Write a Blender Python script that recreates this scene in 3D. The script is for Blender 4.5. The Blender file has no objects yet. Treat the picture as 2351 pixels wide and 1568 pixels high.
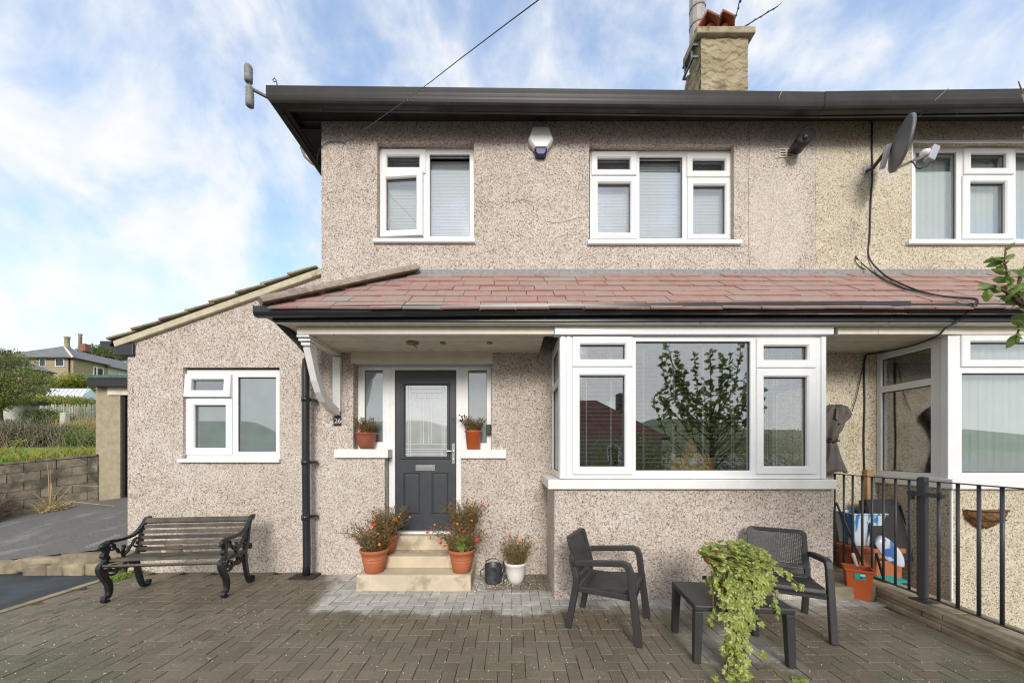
import bpy, bmesh, math, random
from mathutils import Vector, Matrix
R = random.Random(11)
sc = bpy.context.scene
COL = sc.collection
F, CX, CY, H = 820.0, 1175.0, 1034.0, 1.6      # focal length / principal point of the measured photograph, eye height

# ------------------------------------------------------------------ camera
cam = bpy.data.cameras.new('camera'); cam.sensor_width = 36; cam.lens = 36 * F / 2351
cam.shift_y = (CY - 784) / 2351; cam.shift_x = 0.0002
cam.clip_start = 0.05; cam.clip_end = 3000
camo = bpy.data.objects.new('camera', cam); COL.objects.link(camo)
camo.location = (0, 0, H); camo.rotation_euler = (math.radians(90), 0, 0)
sc.camera = camo
# ------------------------------------------------------------------ sky, sun, exposure
SUN_EL, SUN_AZ = math.radians(25.4), math.radians(177.2)     # azimuth from +Y, clockwise seen from above: low behind the camera
w = bpy.data.worlds.new('World'); sc.world = w; w.use_nodes = True
nt = w.node_tree; nt.nodes.clear()
def N(t, **kw):
    n = nt.nodes.new(t)
    for k, v in kw.items(): setattr(n, k, v)
    return n
L = lambda a, b: nt.links.new(a, b)
def mth(op, a, b=None, clamp=False):
    n = N('ShaderNodeMath', operation=op, use_clamp=clamp)
    for i, v in enumerate((a, b)):
        if v is None: continue
        if isinstance(v, (int, float)): n.inputs[i].default_value = v
        else: L(v, n.inputs[i])
    return n.outputs[0]
sky = N('ShaderNodeTexSky', sky_type='NISHITA', sun_disc=False)
sky.sun_elevation = SUN_EL; sky.sun_rotation = SUN_AZ; sky.air_density = 1.0; sky.dust_density = 0.6; sky.ozone_density = 2.0
bg1 = N('ShaderNodeBackground'); bg1.inputs[1].default_value = 0.15
hsv = N('ShaderNodeHueSaturation'); hsv.inputs['Saturation'].default_value = 1.04; hsv.inputs['Value'].default_value = 1.15
L(sky.outputs[0], hsv.inputs['Color']); L(hsv.outputs[0], bg1.inputs[0])
tc = N('ShaderNodeTexCoord'); sp = N('ShaderNodeSeparateXYZ'); L(tc.outputs['Generated'], sp.inputs[0])
n1 = N('ShaderNodeTexNoise'); n1.inputs['Scale'].default_value = 4.6; n1.inputs['Detail'].default_value = 9; n1.inputs['Roughness'].default_value = 0.58; n1.inputs['Distortion'].default_value = 0.3
L(tc.outputs['Generated'], n1.inputs['Vector'])
n2 = N('ShaderNodeTexNoise'); n2.inputs['Scale'].default_value = 11.0; n2.inputs['Detail'].default_value = 6
L(tc.outputs['Generated'], n2.inputs['Vector'])
dens = mth('ADD', mth('MULTIPLY', n1.outputs[0], 1.0), mth('MULTIPLY', n2.outputs[0], 0.30))
dens = mth('ADD', dens, mth('MULTIPLY', sp.outputs[0], -0.06))
dens = mth('ADD', dens, mth('MULTIPLY', mth('SUBTRACT', 0.55, sp.outputs[2]), 0.22))
dens = mth('ADD', dens, mth('MULTIPLY', sp.outputs[1], -0.12))
rp = N('ShaderNodeMapRange', interpolation_type='SMOOTHSTEP'); rp.inputs[1].default_value = 0.38; rp.inputs[2].default_value = 0.78; rp.inputs[3].default_value = 0.24
L(dens, rp.inputs[0])
cl = N('ShaderNodeMix', data_type='RGBA'); cl.inputs[6].default_value = (0.78, 0.89, 1.0, 1); cl.inputs[7].default_value = (1.0, 1.0, 1.0, 1)
L(rp.outputs[0], cl.inputs[0])
bg2 = N('ShaderNodeBackground'); bg2.inputs[1].default_value = 0.515; L(cl.outputs[2], bg2.inputs[0])
mx = N('ShaderNodeMixShader'); L(mth('MULTIPLY', rp.outputs[0], 0.96), mx.inputs[0]); L(bg1.outputs[0], mx.inputs[1]); L(bg2.outputs[0], mx.inputs[2])
wo = N('ShaderNodeOutputWorld'); L(mx.outputs[0], wo.inputs[0])
sl = bpy.data.lights.new('sun', 'SUN'); sl.energy = 1.45; sl.angle = math.radians(20); sl.color = (1, 0.95, 0.88)
so = bpy.data.objects.new('sun', sl); COL.objects.link(so); so.location = (-3, -6, 12)
sd = Vector((math.sin(SUN_AZ) * math.cos(SUN_EL), math.cos(SUN_AZ) * math.cos(SUN_EL), math.sin(SUN_EL)))   # towards the sun
so.rotation_euler = sd.to_track_quat('Z', 'Y').to_euler()
vs = sc.view_settings; sc.display_settings.display_device = 'sRGB'
vs.view_transform = 'Standard'; vs.look = 'None'; vs.exposure = 0.99; vs.gamma = 1; vs.use_curve_mapping = False
sc.render.engine = 'CYCLES'
sc.cycles.max_bounces = 8; sc.cycles.transparent_max_bounces = 16; sc.cycles.use_denoising = True
sc.cycles.filter_width = 1.2

# ------------------------------------------------------------------ materials
def newmat(name):
    m = bpy.data.materials.new(name); m.use_nodes = True
    t = m.node_tree; t.nodes.clear()
    o = t.nodes.new('ShaderNodeOutputMaterial'); p = t.nodes.new('ShaderNodeBsdfPrincipled')
    t.links.new(p.outputs[0], o.inputs[0])
    return m, t, p, o
def nd(t, typ, ins=None, **kw):
    n = t.nodes.new(typ)
    for k, v in kw.items(): setattr(n, k, v)
    for k, v in (ins or {}).items():
        if hasattr(v, 'links') or isinstance(v, bpy.types.NodeSocket): t.links.new(v, n.inputs[k])
        else: n.inputs[k].default_value = v
    return n
def ramp(t, fac, stops, interp='LINEAR'):
    n = t.nodes.new('ShaderNodeValToRGB'); n.color_ramp.interpolation = interp
    e = n.color_ramp.elements
    while len(e) < len(stops): e.new(0.5)
    for i, (p, c) in enumerate(stops):
        e[i].position = p; e[i].color = (*c, 1) if len(c) == 3 else c
    t.links.new(fac, n.inputs[0]); return n.outputs[0]
def mixc(t, fac, a, b, mode='MIX'):
    n = t.nodes.new('ShaderNodeMix'); n.data_type = 'RGBA'; n.blend_type = mode; n.clamp_factor = True
    for i, v in ((0, fac), (6, a), (7, b)):
        if isinstance(v, bpy.types.NodeSocket): t.links.new(v, n.inputs[i])
        elif i == 0: n.inputs[0].default_value = v
        else: n.inputs[i].default_value = (*v, 1)
    return n.outputs[2]
def tm(t, op, a, b=0.0, clamp=False):
    n = t.nodes.new('ShaderNodeMath'); n.operation = op; n.use_clamp = clamp
    for i, v in enumerate((a, b)):
        if isinstance(v, bpy.types.NodeSocket): t.links.new(v, n.inputs[i])
        else: n.inputs[i].default_value = v
    return n.outputs[0]
def mr(t, v, a, b, c=0.0, d=1.0):
    n = t.nodes.new('ShaderNodeMapRange'); n.interpolation_type = 'SMOOTHSTEP'
    t.links.new(v, n.inputs[0])
    for i, q in ((1, a), (2, b), (3, c), (4, d)): n.inputs[i].default_value = q
    return n.outputs[0]
def pos(t): return nd(t, 'ShaderNodeNewGeometry').outputs['Position']
def noise(t, vec, scale, detail=4, rough=0.5):
    return nd(t, 'ShaderNodeTexNoise', {'Vector': vec, 'Scale': scale, 'Detail': detail, 'Roughness': rough}).outputs[0]
def bump(t, p, h, strength=0.4, dist=0.01):
    b = nd(t, 'ShaderNodeBump', {'Strength': strength, 'Distance': dist, 'Height': h}); t.links.new(b.outputs[0], p.inputs['Normal'])
def mat(name, col, rough=0.6, var=0.12, scale=6.0, bmp=0.0, bscale=60.0, metal=0.0, coat=0.0, obvar=0.0, dirt=None, spec=0.5):
    m, t, p, o = newmat(name)
    v = pos(t)
    n = noise(t, v, scale, 5, 0.6)
    f = mr(t, n, 0.3, 0.7)
    lo = tuple(c * (1 - var) for c in col); hi = tuple(min(1, c * (1 + var)) for c in col)
    c = mixc(t, f, lo, hi)
    if dirt:
        d = mr(t, noise(t, v, dirt[1], 6, 0.65), dirt[2], dirt[2] + 0.16)
        c = mixc(t, d, c, dirt[0])
    if obvar:
        oi = nd(t, 'ShaderNodeObjectInfo').outputs['Random']
        h = nd(t, 'ShaderNodeHueSaturation', {'Color': c, 'Value': mr(t, oi, 0, 1, 1 - obvar, 1 + obvar), 'Hue': mr(t, oi, 0, 1, 0.5 - obvar * 0.05, 0.5 + obvar * 0.05)})
        c = h.outputs[0]
    t.links.new(c, p.inputs['Base Color'])
    p.inputs['Roughness'].default_value = rough; p.inputs['Metallic'].default_value = metal
    p.inputs['Coat Weight'].default_value = coat; p.inputs['Specular IOR Level'].default_value = spec
    if bmp: bump(t, p, noise(t, v, bscale, 4, 0.6), bmp, 0.004)
    return m
def pebbledash(name, cols, stain, stain_at=0.58):
    m, t, p, o = newmat(name); v = pos(t)
    vo = nd(t, 'ShaderNodeTexVoronoi', {'Vector': v, 'Scale': 94.0, 'Randomness': 1.0})
    rnd = nd(t, 'ShaderNodeSeparateColor', {'Color': vo.outputs['Color']}).outputs[0]
    c = ramp(t, rnd, cols, 'CONSTANT')
    v2 = nd(t, 'ShaderNodeTexVoronoi', {'Vector': v, 'Scale': 150.0})
    r2 = nd(t, 'ShaderNodeSeparateColor', {'Color': v2.outputs['Color']}).outputs[1]
    c = mixc(t, 0.30, c, ramp(t, r2, cols, 'CONSTANT'))
    big = mr(t, noise(t, v, 0.9, 6, 0.65), 0.35, 0.7)
    c = mixc(t, tm(t, 'MULTIPLY', big, 0.34), c, tuple(q * 0.95 for q in cols[-1][1]), 'MULTIPLY')
    mid = mr(t, noise(t, v, 4.5, 5, 0.7), 0.38, 0.68); c = mixc(t, tm(t, 'MULTIPLY', mid, 0.30), c, (0.62, 0.58, 0.52), 'MULTIPLY')
    pat = mr(t, noise(t, v, 0.55, 2, 0.4), 0.56, 0.60); c = mixc(t, tm(t, 'MULTIPLY', pat, 0.13), c, (0.66, 0.62, 0.56))
    st = nd(t, 'ShaderNodeMapping', {'Vector': v, 'Scale': (4.0, 4.0, 0.45)}).outputs[0]
    s = mr(t, noise(t, st, 1.3, 7, 0.7), stain_at, stain_at + 0.2)
    c = mixc(t, tm(t, 'MULTIPLY', s, 0.75), c, stain, 'MULTIPLY')
    sx = nd(t, 'ShaderNodeSeparateXYZ', {0: v}); wob = tm(t, 'MULTIPLY', tm(t, 'SUBTRACT', noise(t, v, 2.5, 4), 0.5), 0.7)
    dx = tm(t, 'DIVIDE', tm(t, 'SUBTRACT', sx.outputs[0], 3.42), 0.42); dzz = tm(t, 'DIVIDE', tm(t, 'SUBTRACT', sx.outputs[2], 4.55), 0.75)
    rr_ = tm(t, 'ADD', tm(t, 'ADD', tm(t, 'MULTIPLY', dx, dx), tm(t, 'MULTIPLY', dzz, dzz)), wob)
    c = mixc(t, mr(t, rr_, 0.5, 1.1, 0.38, 0.0), c, (0.60, 0.54, 0.47))
    t.links.new(c, p.inputs['Base Color']); p.inputs['Roughness'].default_value = 0.85
    bump(t, p, vo.outputs['Distance'], 0.35, 0.005)
    return m
M = {}
M['dash'] = pebbledash('pebbledash_pink', [(0, (0.055, 0.040, 0.032)), (0.082, (0.18, 0.128, 0.10)), (0.155, (0.35, 0.275, 0.225)), (0.27, (0.505, 0.428, 0.365)), (0.52, (0.625, 0.55, 0.485)), (0.76, (0.72, 0.66, 0.605))], (0.66, 0.57, 0.47))
M['dash2'] = pebbledash('pebbledash_yellow', [(0, (0.07, 0.05, 0.03)), (0.06, (0.20, 0.15, 0.085)), (0.15, (0.41, 0.335, 0.235)), (0.32, (0.57, 0.495, 0.365)), (0.58, (0.66, 0.595, 0.465)), (0.8, (0.73, 0.68, 0.57))], (0.7, 0.6, 0.45))
M['upvc'] = mat('white_plastic', (0.79, 0.79, 0.79), 0.25, 0.03, 3, dirt=((0.66, 0.65, 0.62), 3.0, 0.60))
M['whitepaint'] = mat('white_masonry_paint', (0.78, 0.77, 0.74), 0.5, 0.05, bmp=0.2, dirt=((0.55, 0.53, 0.48), 3.0, 0.66))
M['cream'] = mat('cream_wood_paint', (0.70, 0.645, 0.53), 0.55, 0.08, 5, bmp=0.15, dirt=((0.22, 0.16, 0.10), 9.0, 0.60))
M['creambeam'] = mat('cream_beam_paint', (0.72, 0.675, 0.57), 0.5, 0.06, 5, dirt=((0.30, 0.25, 0.17), 6.0, 0.66))
M['gutter'] = mat('black_gutter_plastic', (0.022, 0.023, 0.027), 0.28, 0.15, 4)
M['oldgutter'] = mat('weathered_gutter', (0.026, 0.022, 0.020), 0.38, 0.25, 3, dirt=((0.055, 0.048, 0.042), 5.0, 0.6), spec=0.3)
M['fascia'] = mat('dark_fascia_paint', (0.035, 0.034, 0.032), 0.4, 0.25, 3, dirt=((0.32, 0.33, 0.29), 5.0, 0.66))
M['soffit'] = mat('dark_soffit_paint', (0.022, 0.02, 0.018), 0.7, 0.3, 6, dirt=((0.16, 0.15, 0.12), 6.0, 0.72))
M['gasket'] = mat('black_gasket', (0.02, 0.02, 0.02), 0.5, 0.1)
M['sand'] = mat('pale_sandstone', (0.56, 0.475, 0.345), 0.8, 0.12, 3.5, bmp=0.25, dirt=((0.34, 0.285, 0.195), 3.2, 0.52))
M['lead'] = mat('grey_lead', (0.22, 0.22, 0.215), 0.6, 0.2, 20)
M['hip'] = mat('weathered_hip_tile', (0.25, 0.20, 0.16), 0.85, 0.25, 12, bmp=0.5, obvar=0.15, dirt=((0.32, 0.27, 0.2), 8, 0.62))
M['stoneslate'] = mat('stone_slate', (0.235, 0.20, 0.14), 0.9, 0.25, 8, bmp=0.5, obvar=0.2, dirt=((0.12, 0.11, 0.07), 5, 0.55))
M['mortar'] = mat('verge_mortar', (0.52, 0.46, 0.33), 0.85, 0.15, 9, bmp=0.3, dirt=((0.26, 0.23, 0.13), 6, 0.58))
M['door'] = mat('charcoal_door', (0.040, 0.044, 0.052), 0.42, 0.1, 5, bmp=0.12, bscale=35)
M['chrome'] = mat('brushed_chrome', (0.70, 0.70, 0.70), 0.22, 0.05, metal=1.0)
M['plastic'] = mat('graphite_plastic', (0.034, 0.033, 0.034), 0.5, 0.12, 10, bmp=0.25, bscale=300)
M['iron'] = mat('black_cast_iron', (0.014, 0.015, 0.018), 0.35, 0.2, 14, bmp=0.25, bscale=90)
M['oldwood'] = mat('weathered_slat', (0.085, 0.072, 0.055), 0.8, 0.35, 6, bmp=0.5, bscale=40, obvar=0.25, dirt=((0.26, 0.25, 0.22), 16, 0.66))
M['terra'] = mat('terracotta', (0.44, 0.135, 0.055), 0.7, 0.10, 6, bmp=0.1, dirt=((0.52, 0.27, 0.17), 5, 0.64))
M['terra2'] = mat('brown_terracotta', (0.27, 0.085, 0.045), 0.45, 0.08, 6)
M['orangepot'] = mat('orange_clay', (0.46, 0.15, 0.07), 0.7, 0.1)
M['orange'] = mat('orange_plastic', (0.50, 0.10, 0.025), 0.4, 0.06, 6)
M['glazed'] = mat('white_glazed_pot', (0.72, 0.70, 0.67), 0.22, 0.04)
M['zinc'] = mat('tarnished_zinc', (0.10, 0.105, 0.11), 0.5, 0.4, 14, metal=0.6, bmp=0.2)
M['soil'] = mat('soil', (0.035, 0.025, 0.018), 0.95, 0.4, 40, bmp=0.6)
M['railpaint'] = mat('grey_railing_paint', (0.055, 0.057, 0.066), 0.38, 0.08, 6)
M['concrete'] = mat('mossy_concrete', (0.33, 0.275, 0.185), 0.9, 0.2, 5, bmp=0.4, dirt=((0.13, 0.115, 0.05), 3.2, 0.52))
M['render'] = mat('rough_render', (0.34, 0.29, 0.20), 0.9, 0.15, 7, bmp=0.6, bscale=25, dirt=((0.16, 0.13, 0.08), 14, 0.68))
M['tarmac'] = mat('old_tarmac', (0.135, 0.128, 0.118), 0.9, 0.35, 45, bmp=0.5, bscale=180, dirt=((0.21, 0.20, 0.185), 2.0, 0.52))
M['newtarmac'] = mat('dark_tarmac', (0.036, 0.040, 0.046), 0.7, 0.3, 60, bmp=0.6, bscale=220, dirt=((0.05, 0.065, 0.075), 1.5, 0.5))
M['felt'] = mat('green_roof_felt', (0.09, 0.13, 0.12), 0.9, 0.2, 8)
M['black'] = mat('black_paint', (0.015, 0.015, 0.016), 0.45, 0.2)
M['cable'] = mat('black_cable', (0.015, 0.013, 0.012), 0.5, 0.1)
M['block'] = mat('mossy_block', (0.175, 0.150, 0.110), 0.95, 0.3, 5, bmp=0.7, bscale=35, obvar=0.14, dirt=((0.07, 0.063, 0.046), 2.6, 0.50))
M['stone'] = mat('rubble_stone', (0.235, 0.195, 0.13), 0.95, 0.25, 8, bmp=0.6, obvar=0.25)
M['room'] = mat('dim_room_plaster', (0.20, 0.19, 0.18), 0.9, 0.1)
M['slat'] = mat('pale_blind_slat', (0.72, 0.72, 0.74), 0.5, 0.02)
M['slatlav'] = mat('closed_blind_slat', (0.80, 0.79, 0.84), 0.5, 0.02)
M['vblind'] = mat('vertical_blind_fabric', (0.74, 0.80, 0.77), 0.8, 0.04)
M['woodmodel'] = mat('ornament_wood', (0.42, 0.24, 0.09), 0.5, 0.15)
M['fabric'] = mat('grey_canvas', (0.11, 0.095, 0.085), 0.85, 0.15, 9, bmp=0.3)
M['blackfab'] = mat('black_mesh_fabric', (0.03, 0.03, 0.03), 0.85, 0.15, 20, bmp=0.3)
M['chimney'] = mat('cast_render', (0.47, 0.38, 0.22), 0.9, 0.16, 4, dirt=((0.20, 0.18, 0.10), 3.0, 0.60))
M['flue'] = mat('grey_flue_metal', (0.36, 0.33, 0.31), 0.5, 0.1)
M['dish'] = mat('grey_dish', (0.13, 0.137, 0.15), 0.4, 0.05)
M['dishlight'] = mat('light_grey_plastic', (0.36, 0.37, 0.41), 0.4, 0.05)
M['blue'] = mat('blue_plastic', (0.02, 0.03, 0.14), 0.3, 0.05)
M['coco'] = mat('coconut_fibre', (0.20, 0.095, 0.035), 0.95, 0.4, 30, bmp=0.8)
M['wood'] = mat('pale_timber', (0.34, 0.22, 0.12), 0.8, 0.2, 10)
M['teal'] = mat('teal_label', (0.0, 0.42, 0.38), 0.4, 0.02)
M['handle'] = mat('pale_handle', (0.62, 0.52, 0.38), 0.5, 0.08)
M['farwall'] = mat('tan_render', (0.33, 0.265, 0.17), 0.9, 0.1, 0.6)
M['farwhite'] = mat('pale_render', (0.50, 0.49, 0.47), 0.9, 0.08, 0.6)
M['farroof'] = mat('grey_slate_roof', (0.17, 0.17, 0.175), 0.8, 0.2, 1.2)
M['redroof'] = mat('red_tile_roof', (0.24, 0.105, 0.075), 0.85, 0.2, 1.5)
M['farglass'] = mat('dark_window_glass', (0.03, 0.035, 0.04), 0.1, 0.1)
M['whitewall'] = mat('grey_white_render', (0.48, 0.46, 0.44), 0.9, 0.15, 3)
M['paling'] = mat('grey_paling', (0.30, 0.275, 0.235), 0.9, 0.2, 3, obvar=0.25)
M['bark'] = mat('bark', (0.09, 0.065, 0.045), 0.9, 0.3, 20, bmp=0.6)
M['twig'] = mat('dry_twig', (0.25, 0.20, 0.15), 0.9, 0.3, 4)
M['straw'] = mat('dry_straw', (0.42, 0.32, 0.15), 0.9, 0.25, 4)
M['greenhouse'] = mat('greenhouse_glass', (0.62, 0.66, 0.70), 0.25, 0.05)

def leafmat(name, a, b, c=None, scale=3.0, trans=0.35):
    m, t, p, o = newmat(name); v = pos(t)
    n = mr(t, noise(t, v, scale, 3, 0.6), 0.32, 0.68)
    wn = nd(t, 'ShaderNodeTexWhiteNoise', {'Vector': nd(t, 'ShaderNodeVectorMath', {0: v, 1: (35, 35, 35)}, operation='MULTIPLY').outputs[0]}).outputs[0]
    col = mixc(t, tm(t, 'ADD', tm(t, 'MULTIPLY', n, 0.6), tm(t, 'MULTIPLY', noise(t, v, 22, 2), 0.4)), a, b)
    if c: col = mixc(t, mr(t, noise(t, v, 45, 2), 0.55, 0.62), col, c)
    t.links.new(col, p.inputs['Base Color']); p.inputs['Roughness'].default_value = 0.5
    tr = nd(t, 'ShaderNodeBsdfTranslucent', {'Color': col}); mxs = nd(t, 'ShaderNodeMixShader', {0: trans, 1: p.outputs[0], 2: tr.outputs[0]})
    t.links.new(mxs.outputs[0], o.inputs[0])
    return m
M['ivy'] = leafmat('variegated_ivy', (0.11, 0.17, 0.02), (0.36, 0.41, 0.07), (0.58, 0.57, 0.27), 9)
M['ivy2'] = leafmat('young_ivy', (0.20, 0.28, 0.035), (0.42, 0.46, 0.10), (0.62, 0.60, 0.32), 9)
M['leaf'] = leafmat('mid_green_leaf', (0.10, 0.15, 0.035), (0.26, 0.33, 0.09), None, 2.0, 0.5)
M['branchleaf'] = leafmat('fresh_leaf', (0.11, 0.19, 0.04), (0.28, 0.37, 0.10), None, 12, 0.45)
M['dryleaf'] = leafmat('dry_brown_leaf', (0.17, 0.08, 0.035), (0.36, 0.20, 0.10), (0.20, 0.21, 0.07), 18)
M['geranium'] = leafmat('geranium_leaf', (0.10, 0.22, 0.025), (0.28, 0.40, 0.07), None, 15)
M['olive'] = leafmat('olive_stalk', (0.17, 0.15, 0.05), (0.30, 0.25, 0.11), (0.34, 0.18, 0.08), 20)
M['yellowleaf'] = leafmat('yellowing_leaf', (0.20, 0.24, 0.045), (0.46, 0.42, 0.09), None, 1.2, 0.45)
M['bramble'] = leafmat('bramble_leaf', (0.05, 0.065, 0.028), (0.17, 0.17, 0.08), (0.28, 0.23, 0.18), 0.8)
M['woods'] = leafmat('woodland_leaf', (0.09, 0.13, 0.045), (0.22, 0.26, 0.10), None, 0.12, 0.45)
M['redshrub'] = leafmat('red_brown_shrub', (0.10, 0.035, 0.02), (0.24, 0.10, 0.06), None, 9)
M['grass'] = leafmat('lawn_grass', (0.10, 0.20, 0.02), (0.24, 0.38, 0.05), None, 0.8, 0.2)
for k, c in (('petal_orange', (0.75, 0.24, 0.02)), ('petal_red', (0.70, 0.04, 0.02)), ('petal_pink', (0.55, 0.02, 0.07)), ('petal_yellow', (0.75, 0.45, 0.03)), ('seed', (0.10, 0.04, 0.02)), ('seed_dark', (0.02, 0.015, 0.012))):
    M[k] = mat(k, c, 0.7, 0.15, 30)

def glassmat(name, boost=0.10, tint=(0.86, 0.88, 0.87), ior=1.5):
    m, t, p, o = newmat(name)
    fc = nd(t, 'ShaderNodeLayerWeight', {'Blend': 0.5}).outputs['Facing']      # symmetrical for both faces of the pane
    fac = tm(t, 'ADD', tm(t, 'MULTIPLY', tm(t, 'POWER', fc, 4.0), 0.55), boost, True)
    wv = nd(t, 'ShaderNodeBump', {'Strength': 0.03, 'Distance': 0.002, 'Height': noise(t, pos(t), 1.6, 1)})
    g = nd(t, 'ShaderNodeBsdfGlossy', {'Color': (0.95, 0.97, 1, 1), 'Roughness': 0.0, 'Normal': wv.outputs[0]})
    tr = nd(t, 'ShaderNodeBsdfTransparent', {'Color': (*tint, 1)})
    mxs = nd(t, 'ShaderNodeMixShader', {0: fac, 1: tr.outputs[0], 2: g.outputs[0]})
    t.links.new(mxs.outputs[0], o.inputs[0]); return m
M['glass'] = glassmat('window_glass', 0.24)
M['glassup'] = glassmat('upper_window_glass', 0.19)
def frostmat(name, col, fac, rough=0.02):
    m, t, p, o = newmat(name)
    p.inputs['Roughness'].default_value = 0.6
    t.links.new(mixc(t, mr(t, noise(t, pos(t), 5, 3), 0.3, 0.7), tuple(c * 0.85 for c in col), col), p.inputs['Base Color'])
    g = nd(t, 'ShaderNodeBsdfGlossy', {'Color': (0.95, 0.97, 1, 1), 'Roughness': rough})
    mxs = nd(t, 'ShaderNodeMixShader', {0: fac, 1: p.outputs[0], 2: g.outputs[0]})
    t.links.new(mxs.outputs[0], o.inputs[0]); return m
M['frost'] = frostmat('obscure_glass', (0.15, 0.19, 0.19), 0.24)
M['doorglass'] = frostmat('leaded_door_glass', (0.40, 0.42, 0.42), 0.34, 0.03)

def slatemat():
    m, t, p, o = newmat('red_slate'); v = pos(t)
    oi = nd(t, 'ShaderNodeObjectInfo').outputs['Random']
    c = ramp(t, oi, [(0, (0.35, 0.185, 0.155)), (0.22, (0.325, 0.175, 0.15)), (0.42, (0.37, 0.20, 0.168)), (0.60, (0.345, 0.205, 0.175)), (0.78, (0.325, 0.21, 0.182)), (0.955, (0.29, 0.27, 0.235))], 'CONSTANT')
    c = mixc(t, mr(t, noise(t, v, 7, 5, 0.65), 0.35, 0.75), c, (0.34, 0.255, 0.215))
    c = mixc(t, mr(t, noise(t, v, 26, 4, 0.75), 0.62, 0.70), c, (0.46, 0.42, 0.36))
    c = mixc(t, mr(t, noise(t, v, 3, 5, 0.7), 0.60, 0.78), c, (0.19, 0.145, 0.12))
    c = mixc(t, mr(t, noise(t, v, 14, 5, 0.7), 0.64, 0.70), c, (0.15, 0.15, 0.08))
    t.links.new(c, p.inputs['Base Color']); p.inputs['Roughness'].default_value = 0.62
    bump(t, p, noise(t, v, 45, 5, 0.65), 0.45, 0.006); return m
M['slate'] = slatemat()
def pavermat():
    m, t, p, o = newmat('block_paver'); v = pos(t)
    s = nd(t, 'ShaderNodeSeparateXYZ', {0: v}); x, y = s.outputs[0], s.outputs[1]
    n = noise(t, v, 2.2, 5, 0.6); n2 = noise(t, v, 9, 5, 0.65)
    wob = tm(t, 'MULTIPLY', tm(t, 'SUBTRACT', n, 0.5), 0.55); wob = tm(t, 'ADD', wob, tm(t, 'MULTIPLY', tm(t, 'SUBTRACT', n2, 0.5), 0.22))
    yy = tm(t, 'ADD', y, wob)
    # the clean dry strip: bounded by the drip line of the canopy gutter and, at its left, a slanting damp edge
    a = mr(t, yy, 3.44, 3.62)
    b = mr(t, tm(t, 'ADD', tm(t, 'ADD', x, wob), tm(t, 'MULTIPLY', tm(t, 'SUBTRACT', y, 3.5), 0.36)), -2.02, -1.78)
    c_ = mr(t, tm(t, 'ADD', x, wob), 3.75, 3.95, 1, 0)
    clean = tm(t, 'MULTIPLY', tm(t, 'MULTIPLY', a, b), c_)
    mid = tm(t, 'MULTIPLY', mr(t, x, 0.2, 0.9), mr(t, yy, 3.62, 3.72, 1, 0))
    clean = tm(t, 'MULTIPLY', clean, tm(t, 'SUBTRACT', 1.0, tm(t, 'MULTIPLY', mid, 0.65)))
    # corner kept damp beside the bay, and the patch kept dry below the table
    damp = tm(t, 'MULTIPLY', tm(t, 'MULTIPLY', mr(t, x, -0.45, -0.15), mr(t, x, 0.38, 0.62, 1, 0)), mr(t, yy, 3.98, 4.12))
    clean = tm(t, 'MULTIPLY', clean, tm(t, 'SUBTRACT', 1.0, tm(t, 'MULTIPLY', damp, 0.85)))
    tab = tm(t, 'MULTIPLY', tm(t, 'MULTIPLY', mr(t, x, 1.35, 1.55), mr(t, x, 2.05, 2.2, 1, 0)), tm(t, 'MULTIPLY', mr(t, yy, 2.62, 2.75), mr(t, yy, 3.05, 3.3, 1, 0)))
    clean = tm(t, 'MAXIMUM', clean, tm(t, 'MULTIPLY', tab, 0.55))
    oi = nd(t, 'ShaderNodeObjectInfo').outputs['Random']
    dark = mixc(t, mr(t, noise(t, v, 1.1, 4), 0.3, 0.7), (0.138, 0.115, 0.079), (0.182, 0.157, 0.112))
    dark = mixc(t, mr(t, noise(t, v, 0.7, 3), 0.52, 0.68), dark, (0.128, 0.118, 0.072))
    light = mixc(t, mr(t, n2, 0.3, 0.7), (0.37, 0.36, 0.33), (0.48, 0.465, 0.425))
    c = mixc(t, clean, dark, light)
    br = nd(t, 'ShaderNodeAttribute', attribute_name='tone', attribute_type='GEOMETRY').outputs['Fac']
    c = nd(t, 'ShaderNodeHueSaturation', {'Color': c, 'Value': mr(t, tm(t, 'FRACT', tm(t, 'ADD', oi, br)), 0, 1, 0.88, 1.12)}).outputs[0]
    vo = nd(t, 'ShaderNodeTexVoronoi', {'Vector': v, 'Scale': 85.0})
    sel = nd(t, 'ShaderNodeSeparateColor', {'Color': vo.outputs['Color']}).outputs[0]
    spk = tm(t, 'MULTIPLY', mr(t, sel, 0.80, 0.82), mr(t, vo.outputs['Distance'], 0.22, 0.34, 1, 0))
    c = mixc(t, tm(t, 'MULTIPLY', spk, 0.55), c, (0.48, 0.45, 0.38))
    c = mixc(t, tm(t, 'MULTIPLY', mr(t, noise(t, v, 120, 2), 0.55, 0.7), 0.35), c, (0.06, 0.05, 0.04))
    t.links.new(c, p.inputs['Base Color']); p.inputs['Roughness'].default_value = 0.68
    bump(t, p, noise(t, v, 160, 3), 0.35, 0.004); return m
M['paver'] = pavermat()
M['joint'] = mat('joint_sand', (0.042, 0.036, 0.024), 0.95, 0.3, 8, dirt=((0.12, 0.125, 0.035), 3, 0.52))
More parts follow.
